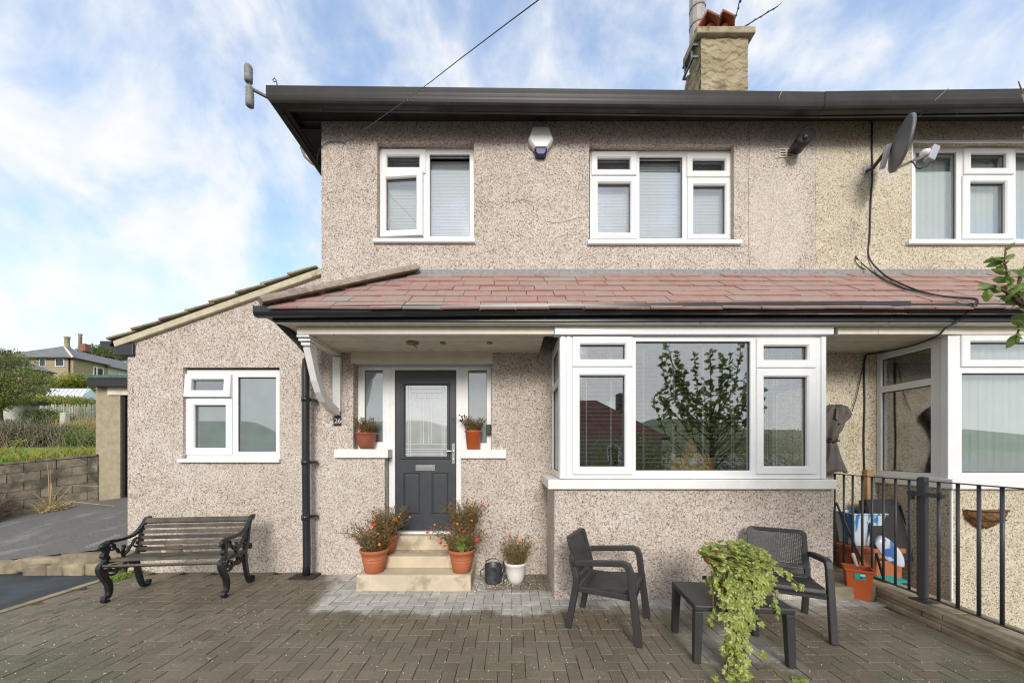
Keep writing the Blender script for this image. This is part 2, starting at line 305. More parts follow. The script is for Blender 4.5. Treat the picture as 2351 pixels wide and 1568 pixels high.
def castmat():   # hand-thrown render of the chimney: overlapping scallops with real relief in the bump
    m, t, p, o = newmat('scalloped_render'); v = pos(t)
    c = mixc(t, mr(t, noise(t, v, 3, 5, 0.6), 0.3, 0.7), (0.27, 0.22, 0.13), (0.40, 0.34, 0.215))
    c = mixc(t, mr(t, noise(t, v, 2.2, 6, 0.7), 0.46, 0.66), c, (0.185, 0.16, 0.10))
    c = mixc(t, mr(t, noise(t, v, 9, 5, 0.7), 0.6, 0.72), c, (0.15, 0.13, 0.085))
    t.links.new(c, p.inputs['Base Color']); p.inputs['Roughness'].default_value = 0.9
    bump(t, p, noise(t, v, 30, 5, 0.7), 0.6, 0.02); return m
M['cast'] = castmat()
def tubmat():
    m, t, p, o = newmat('marbled_tub'); v = nd(t, 'ShaderNodeMapping', {'Vector': pos(t), 'Scale': (3, 3, 0.7)}).outputs[0]
    n = noise(t, v, 3.2, 4, 0.7)
    c = mixc(t, mr(t, n, 0.47, 0.56), (0.55, 0.62, 0.70), (0.03, 0.20, 0.48)); t.links.new(c, p.inputs['Base Color']); p.inputs['Roughness'].default_value = 0.35; return m
M['tub'] = tubmat()
def bagmat():
    m, t, p, o = newmat('printed_bag'); n = noise(t, pos(t), 6, 2)
    c = mixc(t, mr(t, n, 0.56, 0.6), (0.55, 0.58, 0.66), (0.05, 0.15, 0.42)); t.links.new(c, p.inputs['Base Color']); p.inputs['Roughness'].default_value = 0.3; return m
M['bag'] = bagmat()

# ------------------------------------------------------------------ geometry helpers
def PX(px, Y): return (px - CX) / F * Y
def PZ(py, Y): return H + (CY - py) / F * Y
def P(px, py, Y): return Vector((PX(px, Y), Y, PZ(py, Y)))
def G(px, py, z=0.0):
    Y = F * (H - z) / (py - CY); return Vector((PX(px, Y), Y, z))

class MB:
    def __init__(s): s.v = []; s.f = []; s.sm = []
    def add(s, vs, fs, smooth=False):
        o = len(s.v); s.v += [tuple(q) for q in vs]; s.f += [tuple(i + o for i in f) for f in fs]; s.sm += [smooth] * len(fs)
    def box(s, x0, x1, y0, y1, z0, z1, mtx=None):
        vs = [(x, y, z) for z in (z0, z1) for y in (y0, y1) for x in (x0, x1)]
        if mtx is not None: vs = [mtx @ Vector(q) for q in vs]
        s.add(vs, [(0, 2, 3, 1), (4, 5, 7, 6), (0, 1, 5, 4), (2, 6, 7, 3), (0, 4, 6, 2), (1, 3, 7, 5)]); return s
    def loops(s, loops, close=False, cap0=True, cap1=True, smooth=False):
        n = len(loops[0]); vs = [q for l in loops for q in l]; fs = []
        m = len(loops)
        for i in range(m if close else m - 1):
            a, b = i * n, ((i + 1) % m) * n
            for j in range(n): fs.append((a + j, a + (j + 1) % n, b + (j + 1) % n, b + j))
        if not close:
            if cap0: fs.append(tuple(range(n - 1, -1, -1)))
            if cap1: fs.append(tuple((m - 1) * n + j for j in range(n)))
        s.add(vs, fs, smooth); return s
    def prism(s, poly, d, smooth=False):      # poly: list of 3D points, d: extrusion vector
        d = Vector(d); poly = [Vector(q) for q in poly]
        return s.loops([poly, [q + d for q in poly]], smooth=smooth)
    def tube(s, pts, r, n=8, smooth=True):
        pts = [Vector(q) for q in pts]; loops = []
        up = Vector((0.13, 0.31, 1)).normalized(); prev = None
        for i, q in enumerate(pts):
            d = (pts[min(i + 1, len(pts) - 1)] - pts[max(i - 1, 0)]).normalized()
            a = (prev - d * prev.dot(d)) if prev is not None else up.cross(d)
            if a.length < 1e-4: a = Vector((1, 0, 0)).cross(d)
            a.normalize(); prev = a; b = d.cross(a)
            rr = r[i] if isinstance(r, (list, tuple)) else r
            loops.append([q + (a * math.cos(2 * math.pi * k / n) + b * math.sin(2 * math.pi * k / n)) * rr for k in range(n)])
        return s.loops(loops, smooth=smooth)
    def bar(s, pts, t, w, axis=(1, 0, 0)):     # rectangular section: t in the plane of the path, w along axis
        pts = [Vector(q) for q in pts]; ax = Vector(axis).normalized(); loops = []
        for i, q in enumerate(pts):
            d0 = (pts[i] - pts[i - 1]).normalized() if i else (pts[1] - pts[0]).normalized()
            d1 = (pts[i + 1] - pts[i]).normalized() if i < len(pts) - 1 else d0
            d = (d0 + d1).normalized(); nrm = ax.cross(d).normalized()
            k = 1 / max(0.5, d.dot(d0))
            tt = t[i] if isinstance(t, (list, tuple)) else t
            n_ = nrm * tt * 0.5 * k; a_ = ax * w * 0.5
            loops.append([q + n_ + a_, q - n_ + a_, q - n_ - a_, q + n_ - a_])
        return s.loops(loops)
    def lathe(s, prof, n=24, c=(0, 0, 0), smooth=True):
        loops = [[(c[0] + r * math.cos(2 * math.pi * k / n), c[1] + r * math.sin(2 * math.pi * k / n), c[2] + z) for k in range(n)] for r, z in prof]
        return s.loops(loops, smooth=smooth)
    def ball(s, c, r, n=10, m=6, sq=(1, 1, 1)):
        loops = [[(c[0] + sq[0] * r * math.sin(math.pi * (i + .02) / (m + .04)) * math.cos(2 * math.pi * k / n), c[1] + sq[1] * r * math.sin(math.pi * (i + .02) / (m + .04)) * math.sin(2 * math.pi * k / n), c[2] - sq[2] * r * math.cos(math.pi * (i + .02) / (m + .04))) for k in range(n)] for i in range(m + 1)]
        return s.loops(loops, smooth=True)
    def slab(s, u0, u1, v0, v1, w0, w1, holes=(), fn=None):
        """panel in a plane with rectangular holes; (u,v,w) -> (x,z,y) unless fn given"""
        fn = fn or (lambda u, v, w_: (u, w_, v))
        us = sorted({u0, u1, *[h[i] for h in holes for i in (0, 1) if u0 < h[i] < u1]}); vv = sorted({v0, v1, *[h[i] for h in holes for i in (2, 3) if v0 < h[i] < v1]})
        nu, nv = len(us) - 1, len(vv) - 1
        def solid(i, j):
            if i < 0 or j < 0 or i >= nu or j >= nv: return False
            cu, cv = (us[i] + us[i + 1]) / 2, (vv[j] + vv[j + 1]) / 2
            return not any(h[0] < cu < h[1] and h[2] < cv < h[3] for h in holes)
        idx = {}; vs = []; fs = []
        def g(i, j, k):
            if (i, j, k) not in idx: idx[(i, j, k)] = len(vs); vs.append(fn(us[i], vv[j], (w0, w1)[k]))
            return idx[(i, j, k)]
        for i in range(nu):
            for j in range(nv):
                if not solid(i, j): continue
                fs.append((g(i, j, 0), g(i + 1, j, 0), g(i + 1, j + 1, 0), g(i, j + 1, 0)))
                fs.append((g(i, j, 1), g(i, j + 1, 1), g(i + 1, j + 1, 1), g(i + 1, j, 1)))
                if not solid(i - 1, j): fs.append((g(i, j, 0), g(i, j + 1, 0), g(i, j + 1, 1), g(i, j, 1)))
                if not solid(i + 1, j): fs.append((g(i + 1, j, 0), g(i + 1, j, 1), g(i + 1, j + 1, 1), g(i + 1, j + 1, 0)))
                if not solid(i, j - 1): fs.append((g(i, j, 0), g(i, j, 1), g(i + 1, j, 1), g(i + 1, j, 0)))
                if not solid(i, j + 1): fs.append((g(i, j + 1, 0), g(i + 1, j + 1, 0), g(i + 1, j + 1, 1), g(i, j + 1, 1)))
        s.add(vs, fs); return s
    def ring(s, o, i, w0, w1, ch=0.012, fn=None):
        """mitred sash ring: o, i = (u0,u1,v0,v1) outer and glass rectangles; w0 front, w1 back"""
        fn = fn or (lambda u, v, w_: (u, w_, v))
        sg = 1 if w1 > w0 else -1
        rc = lambda q, g, w_: [fn(a, b, w_) for a, b in ((q[0] + g, q[2] + g), (q[1] - g, q[2] + g), (q[1] - g, q[3] - g), (q[0] + g, q[3] - g))]
        return s.loops([rc(o, 0, w1), rc(o, 0, w0 + sg * 0.006), rc(o, 0.006, w0), rc(i, -ch, w0), rc(i, 0, w0 + sg * ch), rc(i, 0, w1)], close=True)
    def mesh(s, name, m, off=(0, 0, 0)):
        me = bpy.data.meshes.new(name)
        me.from_pydata([(a - off[0], b - off[1], c - off[2]) for a, b, c in s.v], [], s.f)
        me.polygons.foreach_set('use_smooth', s.sm)
        if m is not None: me.materials.append(m if not isinstance(m, str) else M[m])
        me.validate(); bm = bmesh.new(); bm.from_mesh(me); bmesh.ops.recalc_face_normals(bm, faces=bm.faces); bm.to_mesh(me); bm.free()
        return me
    def build(s, name, m, parent=None, local=False, bev=0.0, kind=None, label=None):
        off = (0, 0, 0)
        if parent is not None and not local: off = wloc(parent)
        me = s.mesh(name, m, off)
        o = bpy.data.objects.new(name, me); COL.objects.link(o); o.parent = parent
        if bev:
            b = o.modifiers.new('edge', 'BEVEL'); b.width = bev; b.segments = 2; b.limit_method = 'ANGLE'; b.angle_limit = math.radians(40)
        if kind: o['kind'] = kind
        if label: o['label'] = label
        return o
def wloc(o):
    l = Vector(o.location)
    while o.parent is not None: o = o.parent; l += Vector(o.location)
    return l
def tag(o, label, cat, group=None):
    o['label'] = label; o['category'] = cat
    if group: o['group'] = group
    return o
def thing(name, label, cat, loc=(0, 0, 0), rz=0.0, group=None):
    o = bpy.data.objects.new(name, None); COL.objects.link(o); o.location = loc; o.rotation_euler = (0, 0, rz); o.empty_display_size = 0.2
    return tag(o, label, cat, group)
def part(name, parent, loc=None):
    o = bpy.data.objects.new(name, None); COL.objects.link(o); o.parent = parent; o.empty_display_size = 0.1
    if loc is not None: o.location = Vector(loc) - wloc(parent)
    return o
def inst(name, me, parent, loc, rot=(0, 0, 0), scale=(1, 1, 1), local=False):
    o = bpy.data.objects.new(name, me); COL.objects.link(o); o.parent = parent
    o.location = Vector(loc) - (wloc(parent) if parent is not None and not local else Vector((0, 0, 0)))
    o.rotation_euler = rot; o.scale = scale; return o
def struct(o): o['kind'] = 'structure'; return o
def copy_tree(o, parent=None):
    c = o.copy(); COL.objects.link(c); c.parent = parent
    for ch in [q for q in ALLCH.get(o.name, [])]: copy_tree(ch, c)
    return c
ALLCH = {}
def index_children():
    ALLCH.clear()
    for o in COL.objects:
        if o.parent: ALLCH.setdefault(o.parent.name, []).append(o)
def text(body, size, mat_, parent, loc, rot, name='lettering', ext=0.001):
    cu = bpy.data.curves.new(name, 'FONT'); cu.body = body; cu.size = size; cu.extrude = ext; cu.align_x = 'CENTER'; cu.align_y = 'CENTER'
    o = bpy.data.objects.new(name, cu); COL.objects.link(o); bpy.context.view_layer.update()
    me = bpy.data.meshes.new_from_object(o.evaluated_get(bpy.context.evaluated_depsgraph_get())); bpy.data.objects.remove(o); bpy.data.curves.remove(cu)
    me.materials.clear(); me.materials.append(M[mat_]); o = bpy.data.objects.new(name, me); COL.objects.link(o); o.parent = parent
    o.location = Vector(loc) - wloc(parent); o.rotation_euler = rot; return o
def leafquad(mb, c, d, n, l, wd, fold=0.25):
    """a bent diamond leaf: base c, direction d, face normal n"""
    d = d.normalized(); sd_ = d.cross(n)
    if sd_.length < 1e-3: sd_ = d.orthogonal()
    sd_.normalize(); n = sd_.cross(d)
    a = c; m1 = c + d * l * .45; t_ = c + d * l - n * l * fold * .5
    mb.add([a, m1 + sd_ * wd * .5 - n * wd * fold, t_, m1 - sd_ * wd * .5 - n * wd * fold, m1], [(0, 1, 4), (1, 2, 4), (0, 4, 3), (4, 2, 3)])
def rv(): 
    while True:
        v = Vector((R.uniform(-1, 1), R.uniform(-1, 1), R.uniform(-1, 1)))
        if 0.05 < v.length < 1: return v.normalized()

def spl(pts, n=4):
    pts = [Vector(p) for p in pts]; out = []
    for i in range(len(pts) - 1):
        p0, p1, p2, p3 = pts[max(i - 1, 0)], pts[i], pts[i + 1], pts[min(i + 2, len(pts) - 1)]
        for k in range(n):
            t_ = k / n; out.append(.5 * (2 * p1 + (p2 - p0) * t_ + (2 * p0 - 5 * p1 + 4 * p2 - p3) * t_ * t_ + (3 * p1 - p0 - 3 * p2 + p3) * t_ ** 3))
    return out + [pts[-1]]
def lerps(v, n=4):
    return [v[i] + (v[i + 1] - v[i]) * k / n for i in range(len(v) - 1) for k in range(n)] + [v[-1]]
# ------------------------------------------------------------------ ground, road, paving
W, E = 4.62, 4.72                  # depth of the main wall plane and of the side extension's wall plane
PAVL = -5.06
g = MB()
g.add([(-700, -700, -.34), (700, -700, -.34), (700, 700, -.34), (-700, 700, -.34)], [(0, 1, 2, 3)])
struct(g.build('ground', M['tarmac']))
g = MB(); g.box(-5.06, 3.92, -3.0, 4.9, -.33, -.016)
paving = struct(g.build('paving', M['joint']))
# herringbone block paving: the 300 that show largest are parts, the rest are joined
def paver_mesh(lx, ly):
    b = MB(); a, c, z0, z1, k = lx / 2 - .0022, ly / 2 - .0022, -.05, 0.0, .002
    ring = lambda x, y, z: [(-x, -y, z), (x, -y, z), (x, y, z), (-x, y, z)]
    b.loops([ring(a, c, z0), ring(a, c, z1 - k), ring(a - k, c - k, z1)], cap0=False); return b
pm = [paver_mesh(.2, .1), paver_mesh(.1, .2)]
pme = [pm[0].mesh('paver', 'paver'), pm[1].mesh('paver', 'paver')]
cells = []
for i in range(-52, 42):
    for j in range(20, 48):
        t_ = (i - j) % 4
        if t_ == 0: cells.append((i * .1 + .1, j * .1 + .05, 0))
        elif t_ == 2: cells.append((i * .1 + .05, j * .1, 1))
cells = [c for c in cells if PAVL + .08 < c[0] < 3.84 and c[1] < 4.7]
def vis(c):
    px = CX + F * c[0] / c[1]; py = CY + F * H / c[1]
    if not (-20 < px < 2371 and py < 1575): return 1e9
    if c[0] > .46 and c[1] > 3.83: return 1e8
    if -1.8 < c[0] < -.45 and c[1] > 4.05: return 1e8
    return c[1] + .004 * abs(c[0])
cells.sort(key=vis)
rest = MB(); tones = []
for k, (x, y, o_) in enumerate(cells):
    z = R.uniform(-.0035, .0035)
    if k < 300: inst('paver', pme[o_], paving, (x, y, z), (R.uniform(-.008, .008), R.uniform(-.008, .008), R.uniform(-.006, .006)))
    else:
        rest.add([(x + a, y + b, z + c) for a, b, c in pm[o_].v], pm[o_].f); tones += [R.random()] * len(pm[o_].v)
ro = rest.build('paver_field', M['paver'], paving, kind='stuff')
at = ro.data.attributes.new('tone', 'FLOAT', 'POINT'); at.data.foreach_set('value', tones)
# pale grit scattered over the blocks
gr = MB()
for _ in range(1100):
    y = 2.3 + 2.3 * R.random() ** 1.2; x = R.uniform(-4.9, 3.75)
    if (x > .46 and y > 3.82) or (-1.8 < x < -.45 and y > 4.05): continue
    r = R.uniform(.002, .005)
    gr.add([(x - r, y - r, .003), (x + r, y - r * .6, .003), (x + r * .4, y + r, .003), (x, y, .003 + r * 1.3)], [(0, 1, 3), (1, 2, 3), (2, 0, 3)])
for _ in range(260):
    x = R.gauss(-.18, .22); y = R.gauss(4.3, .14)
    if x < -.44 or x > .44 or y > 4.6: continue
    r = R.uniform(.003, .007)
    gr.add([(x - r, y - r, .003), (x + r, y - r * .6, .003), (x + r * .4, y + r, .003), (x, y, .003 + r * 1.3)], [(0, 1, 3), (1, 2, 3), (2, 0, 3)])
o = gr.build('loose_grit', mat('pale_grit', (0.62, 0.57, 0.48), .8, .25, 60)); o['kind'] = 'stuff'
# lower tarmac beyond the paved edge, and the sloping drive behind it
g = MB(); g.add([(-30, -3, -.03), (PAVL - .06, -3, -.03), (PAVL - .06, 4.9, -.02), (-30, 4.9, -.02)], [(0, 1, 2, 3)]); g.add([(-30, -3, -.33), (PAVL - .06, -3, -.33), (PAVL - .06, -3, -.03), (-30, -3, -.03)], [(0, 1, 2, 3)])
struct(g.build('lower_road', M['newtarmac']))
g = MB(); g.box(PAVL - .058, PAVL + .035, -3, 4.66, -.10, .006); struct(g.build('paving_edge', M['concrete']))
def dz(x, y): return -.089 + .109 * x + .198 * y + 0.0
NX, NY = 24, 24
vs, fs = [], []
for j in range(NY + 1):
    for i in range(NX + 1):
        x = -13.0 + i * (13.0 - 5.1) / NX; y0 = 4.82; y = y0 + j * (13 - y0) / NY
        vs.append((x, y, max(-.01, dz(x, y) + (0.0 if y < 8 else -(y - 8) * .14)) + .004))
for j in range(NY):
    for i in range(NX):
        a = j * (NX + 1) + i; fs.append((a, a + 1, a + NX + 2, a + NX + 1))
g = MB(); g.add(vs, fs, True); struct(g.build('driveway', M['tarmac']))
# rubble kerb that holds up the drive
kerb = thing('stone_kerb', 'low kerb of rough yellow stones along the edge of the sloping drive', 'kerb', (-6.2, 4.8, 0))
x = -7.4
sizes = [.5, .45, .62, .55, .3, .34, .3]
def rough(lx, ly, lz, seed, cuts=4, amp=.018):
    """one field stone: a subdivided block worn and pitted all over"""
    from mathutils import noise as mn
    bm = bmesh.new(); bmesh.ops.create_cube(bm, size=1.0); bmesh.ops.subdivide_edges(bm, edges=bm.edges, cuts=cuts, use_grid_fill=True)
    for v in bm.verts:
        p = v.co.copy(); q = Vector((p.x * lx, p.y * ly, p.z * lz)); rad = Vector((abs(p.x) * 2, abs(p.y) * 2, abs(p.z) * 2)); e = sorted(rad)[1]
        q *= 1 - .10 * max(0, e - .55)
        n_ = mn.noise_vector(q * 7 + Vector((seed * 3.1, seed, 0))); q += n_ * amp; q += mn.noise_vector(q * 22 + Vector((seed, 0, 7))) * amp * .35
        v.co = q
    for f in bm.faces: f.smooth = True
    me = bpy.data.meshes.new('stone'); bm.to_mesh(me); bm.free(); me.materials.append(M['stone']); return me
x = -7.5; k = 0
for s_ in (.55, .42, .60, .50, .46, .34, .30):
    zt_k = max(.02, dz(x + s_ / 2, 4.84)); me = rough(s_ - .012, .20, .17, k + 1)
    inst('stone', me, kerb, (x + s_ / 2, 4.80 + R.uniform(-.012, .012), zt_k - .095 + R.uniform(-.008, .008)), (R.uniform(-.04, .04), R.uniform(-.03, .03), R.uniform(-.05, .05))); x += s_; k += 1
x = -6.35
for s_ in (.30, .22, .27, .19, .24):
    h_ = max(.06, dz(x, 4.84) * R.uniform(.5, .75)); inst('stone', rough(s_ - .01, .13, h_ + .05, k + 1, 3, .012), kerb, (x + s_ / 2, 4.70 + R.uniform(-.012, .012), h_ / 2 - .03), (0, R.uniform(-.06, .06), R.uniform(-.1, .1))); x += s_; k += 1
b = MB(); b.box(-7.6, -5.07, 4.79, 4.88, -.2, .04); b.build('mortar_bed', M['concrete'], kerb)
# drain cover on the drive
g = MB(); 
for k in range(9): 
    yy = 4.98 + k * .045; zz_ = dz(-5.9, yy) + .012
    g.box(-5.95, -5.45, yy, yy + .025, zz_ - .02, zz_ + .003)
tag(g.build('drain_cover', M['lead']), 'grey slotted drain grating set in the drive by the corner of the house', 'drain cover')

# ------------------------------------------------------------------ houses
house = thing('house', 'pink pebbledashed house with black front door, red slate canopy and bay window', 'house', (0, W, 0))
nhouse = thing('house', 'yellowish pebbledashed neighbouring house behind the grey railing', 'house', (6.5, W, 0))
fnF = None
def side_fn(x):  return lambda u, v, w_: (x + w_, u, v)
def px_rect(r, Y): return (PX(r[0], Y), PX(r[1], Y), PZ(r[3], Y), PZ(r[2], Y))
def window(parent, fr, sashes, fixed, w, fn=None, glass='glass', depth=.07, sg=1, extra=()):
    """fr and glass rectangles in metres (u0,u1,v0,v1); sashes: (outer, glass); fixed: glass rectangles; w: depth of the frame's face"""
    wn = part('window', parent)
    ins = .010
    holes = [(o_[0] + ins, o_[1] - ins, o_[2] + ins, o_[3] - ins) for o_, _ in list(sashes) + list(extra)] + list(fixed)
    b = MB(); b.slab(*fr, w, w + sg * depth, holes, fn); b.build('frame', M['upvc'], wn, bev=.005)
    for o_, g_ in sashes:
        b = MB(); b.ring(o_, g_, w - sg * .018, w + sg * .05, .014, fn); b.build('sash', M['upvc'], wn)
    for g_ in [q for _, q in sashes] + list(fixed):
        e = .009
        b = MB(); b.slab(g_[0] - .004, g_[1] + .004, g_[2] - .004, g_[3] + .004, w + sg * .022, w + sg * .030, [(g_[0] + e * .5, g_[1] - e * .5, g_[2] + e * .5, g_[3] - e)], fn); b.build('gasket', M['gasket'], wn)
        b = MB(); b.slab(g_[0] - .003, g_[1] + .003, g_[2] - .003, g_[3] + .003, w + sg * .031, w + sg * .037, (), fn); b.build('pane', M[glass], wn)
    return wn
def sill(parent, u0, u1, z0, z1, y0, y1, m='upvc', bev=.006, name='sill'):
    b = MB(); b.box(u0, u1, y0, y1, z0, z1); return b.build(name, M[m], parent, bev=bev)
def blind(name, label, cat, x0, x1, z0, z1, y, pitch, tilt, group, m='slat', width=.025, drop=0.0, cords=2):
    t_ = thing(name, label, cat, ((x0 + x1) / 2, y, z0), 0, group)
    b = MB(); wd = x1 - x0
    b.add([(-wd / 2, -width / 2, 0), (wd / 2, -width / 2, 0), (wd / 2, 0, .0022), (-wd / 2, 0, .0022), (wd / 2, width / 2, 0), (-wd / 2, width / 2, 0)], [(0, 1, 2, 3), (3, 2, 4, 5)])
    me = b.mesh('slat', M[m])
    n = int((z1 - .02 - z0) / pitch)
    for k in range(n): inst('slat', me, t_, ((x0 + x1) / 2, y, z1 - .03 - k * pitch), (tilt, R.uniform(-.002, .002), 0))
    b = MB(); b.box(x0, x1, y - .015, y + .015, z1 - .02, z1 + .01); b.build('head_rail', M[m], t_)
    b = MB()
    for k in range(cords):
        xc = x0 + wd * (k + .5) / cords + R.uniform(-.02, .02) 
        b.box(xc - .0016, xc + .0016, y - .016, y - .0135, z0, z1)
        b.box(xc - .0016, xc + .0016, y + .0135, y + .016, z0, z1)
    b.build('cord', M[m], t_)
    return t_
PARTY = 3.927
WL = PX(738, W)
# --- main wall with openings
upW = W + .09
ul = px_rect((869.4, 1088, 341, 549.5), upW); ur = px_rect((1355, 1682, 347, 552.5), upW)
ulh = (PX(866, W), PX(1088, W), PZ(550, W), PZ(328, W)); urh = (PX(1353, W), PX(1685, W), PZ(553, W), PZ(333, W))
porch_top = PZ(812, W)
ph1 = (PX(811, W), PX(1128.7, W), PZ(1040, W), porch_top); ph2 = (PX(883, W), PX(1058.8, W), .30, porch_top)
BX0, BX1, BY = PX(1272, 3.85), PX(1915, 3.85), 3.85
bayh = (BX0 + .12, BX1 - .12, 1.32, 2.80)
b = MB(); b.slab(WL, PARTY, -.1, 6.02, W, W + .26, [ulh, urh, ph1, ph2, bayh]); b.build('wall', M['dash'], house)
b = MB(); b.box(WL, WL + .26, W + .262, 11.5, -.1, 6.02); b.box(WL + .262, PARTY + 5.3, 11.3, 11.5, -.1, 6.02); b.build('wall', M['dash'], house)
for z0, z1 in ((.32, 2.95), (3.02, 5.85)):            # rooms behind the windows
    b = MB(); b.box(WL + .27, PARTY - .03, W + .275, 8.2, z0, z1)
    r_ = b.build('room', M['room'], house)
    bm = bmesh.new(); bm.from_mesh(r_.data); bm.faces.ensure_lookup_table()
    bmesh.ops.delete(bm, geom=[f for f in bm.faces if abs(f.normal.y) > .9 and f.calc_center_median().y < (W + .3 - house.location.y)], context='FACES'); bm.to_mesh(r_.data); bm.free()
# hairline crack and cable groove in the render
for pts in ([(1098, 462), (1112, 470), (1128, 463), (1142, 471), (1160, 462), (1178, 466), (1200, 458), (1228, 466)], [(1250, 508), (1280, 513), (1305, 506), (1330, 500), (1352, 499)], [(1719, 290), (1720, 360), (1718, 460), (1719, 560), (1720, 610)]):
    b = MB(); b.tube([P(x, y, W - .001) for x, y in pts], .0028, 4); b.build('crack', M['stone'], house)
# --- upper left window (its lower casement stands ajar) and upper right window
r = lambda *q: px_rect(q, upW)
wn = window(house, ul, [(r(876, 978, 344.5, 400), r(889, 963, 359.7, 385))], [r(986.5, 1078, 355, 543)], upW, glass='glassup', extra=[(r(873, 973, 399, 546), 0)])
so_, sg_ = r(873, 973, 399, 546), r(887, 958, 412, 531)
b = MB()
b.ring((0, so_[1] - so_[0], so_[2], so_[3]), (sg_[0] - so_[0], sg_[1] - so_[0], sg_[2], sg_[3]), -.018, .05, .014)
ca = b.build('sash', M['upvc'], wn, local=True)
b = MB(); b.slab(sg_[0] - so_[0] - .003, sg_[1] - so_[0] + .003, sg_[2] - .003, sg_[3] + .003, .031, .037); cp = b.build('pane', M['glassup'], wn, local=True)
b = MB(); b.slab(sg_[0] - so_[0] - .004, sg_[1] - so_[0] + .004, sg_[2] - .004, sg_[3] + .004, .022, .030, [(sg_[0] - so_[0] + .005, sg_[1] - so_[0] - .005, sg_[2] + .005, sg_[3] - .009)]); cg = b.build('gasket', M['gasket'], wn, local=True)
for q in (ca, cp, cg):
    q.location = Vector((so_[0], upW, 0)) - wloc(wn); q.rotation_euler = (0, 0, math.radians(-4.5))
sill(wn, PX(857, W - .02), PX(1091, W - .02), PZ(558, W - .02), PZ(549, W - .02), W - .045, upW + .01)
wn2 = window(house, ur, [(r(1358, 1461, 350, 404), r(1371.6, 1446, 364.5, 390)), (r(1358.5, 1461, 406.8, 550.7), r(1372.7, 1447, 421.6, 535)), (r(1576, 1678, 353.4, 408), r(1590, 1664, 368, 393)), (r(1577.5, 1680, 410, 551), r(1591.5, 1664.5, 426.5, 538))], [r(1468, 1566.7, 360.8, 547)], upW, glass='glassup')
sill(wn2, PX(1349, W - .02), PX(1702, W - .02), PZ(562, W - .02), PZ(552, W - .02), W - .045, upW + .01)
# --- side extension
EX0, EX1 = PX(293, E), WL - .003
exW = E + .06
ew = px_rect((424, 642, 849, 1053), exW); ewh = (PX(420, E), PX(642, E), PZ(1056, E), PZ(843, E))
ztl, ztr = PZ(792, E), PZ(632, E)
b = MB(); b.slab(EX0, EX1, -.1, ztl, E, E + .26, [ewh]); b.prism([(EX0, E, ztl), (EX1, E, ztl), (EX1, E, ztr)], (0, .26, 0))
b.box(EX0, EX0 + .26, E + .262, 9.5, -.1, ztl); b.build('extension_wall', M['dash'], house)
r = lambda *q: px_rect(q, exW)
wn3 = window(house, ew, [(r(427, 535, 915, 1043.6), r(447.5, 518.6, 931, 1028))], [r(546, 633.3, 866, 1036.5)], exW, glass='frost', extra=[(r(426, 534, 860, 912.6), 0)])
o_, g_ = r(426, 534, 860, 912.6), r(443.5, 517, 872.5, 897)
zt = o_[3]
def tilt_fn(u, v, w_):
    a = math.radians(5); dv = v - zt; return (u, exW - .012 + w_ * math.cos(a) + dv * math.sin(a), zt + dv * math.cos(a) - w_ * math.sin(a))
b = MB(); b.ring(o_, g_, -.018, .05, .014, tilt_fn); b.build('sash', M['upvc'], wn3)
b = MB(); b.slab(*g_, .031, .037, (), tilt_fn); b.build('pane', M['glass'], wn3)
sill(wn3, PX(409, E - .03), PX(642, E - .03), PZ(1061.5, E - .03), PZ(1053, E - .03), E - .05, exW + .01)
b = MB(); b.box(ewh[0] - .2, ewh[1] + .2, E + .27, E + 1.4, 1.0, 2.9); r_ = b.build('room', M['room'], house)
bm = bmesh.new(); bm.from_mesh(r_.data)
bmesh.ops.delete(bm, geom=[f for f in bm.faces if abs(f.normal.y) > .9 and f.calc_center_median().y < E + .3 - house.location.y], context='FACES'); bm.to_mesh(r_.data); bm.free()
# stone-slate verge: stepped courses seen from their edge, bedded on a pale mortar strip
sl_ = Vector((EX1 - EX0, 0, ztr - ztl)); ln = sl_.length; su = sl_.normalized(); sn = Vector((-su.z, 0, su.x))
A0 = Vector((EX0, E - .05, ztl)) - su * .13
b = MB(); b.prism([A0 - su * .0 + sn * .0, A0 + su * (ln + .12), A0 + su * (ln + .12) + sn * .085, A0 + sn * .085], (0, .30, 0)); b.build('verge_mortar', M['mortar'], house, bev=.012)
nst = 8; stp = (ln + .1) / nst
for k in range(nst):
    a = A0 + su * (k * stp - .05 + R.uniform(-.02, .02)) + sn * (.112 + R.uniform(0, .008)); c = a + su * (stp * 1.10)
    for d_ in range(3):
        y0 = E - .075 + R.uniform(-.012, .012) if d_ == 0 else E - .06 + d_ * .62
        q0 = Vector((a.x, y0, a.z)); q1 = Vector((c.x, y0, c.z)) - sn * .024
        b = MB(); b.prism([q0, q1, q1 + sn * .022, q0 + sn * .030], (0, .60, 0)); b.build('stone_slate', M['stoneslate'], house, bev=.006)
b = MB(); q0 = A0 + sn * .02; b.prism([q0 + Vector((0, .32, 0)), q0 + su * (ln + .1) + Vector((0, .32, 0)), q0 + su * (ln + .1) + sn * .06 + Vector((0, .32, 0)), q0 + sn * .06 + Vector((0, .32, 0))], (0, 4.5, 0)); b.build('extension_roof', M['stoneslate'], house)
b = MB(); b.box(EX0 - .155, EX0 + .105, E - .035, E + .10, PZ(818, E), PZ(790, E)); b.build('eaves_box', M['gutter'], house, bev=.01)
b = MB(); b.loops([[(EX0 - .30, y, PZ(786, E)), (EX0 - .29, y, PZ(797, E)), (EX0 - .17, y, PZ(797, E)), (EX0 - .14, y, PZ(786, E))] for y in (E - .06, 9.4)]); b.build('gutter', M['gutter'], house)
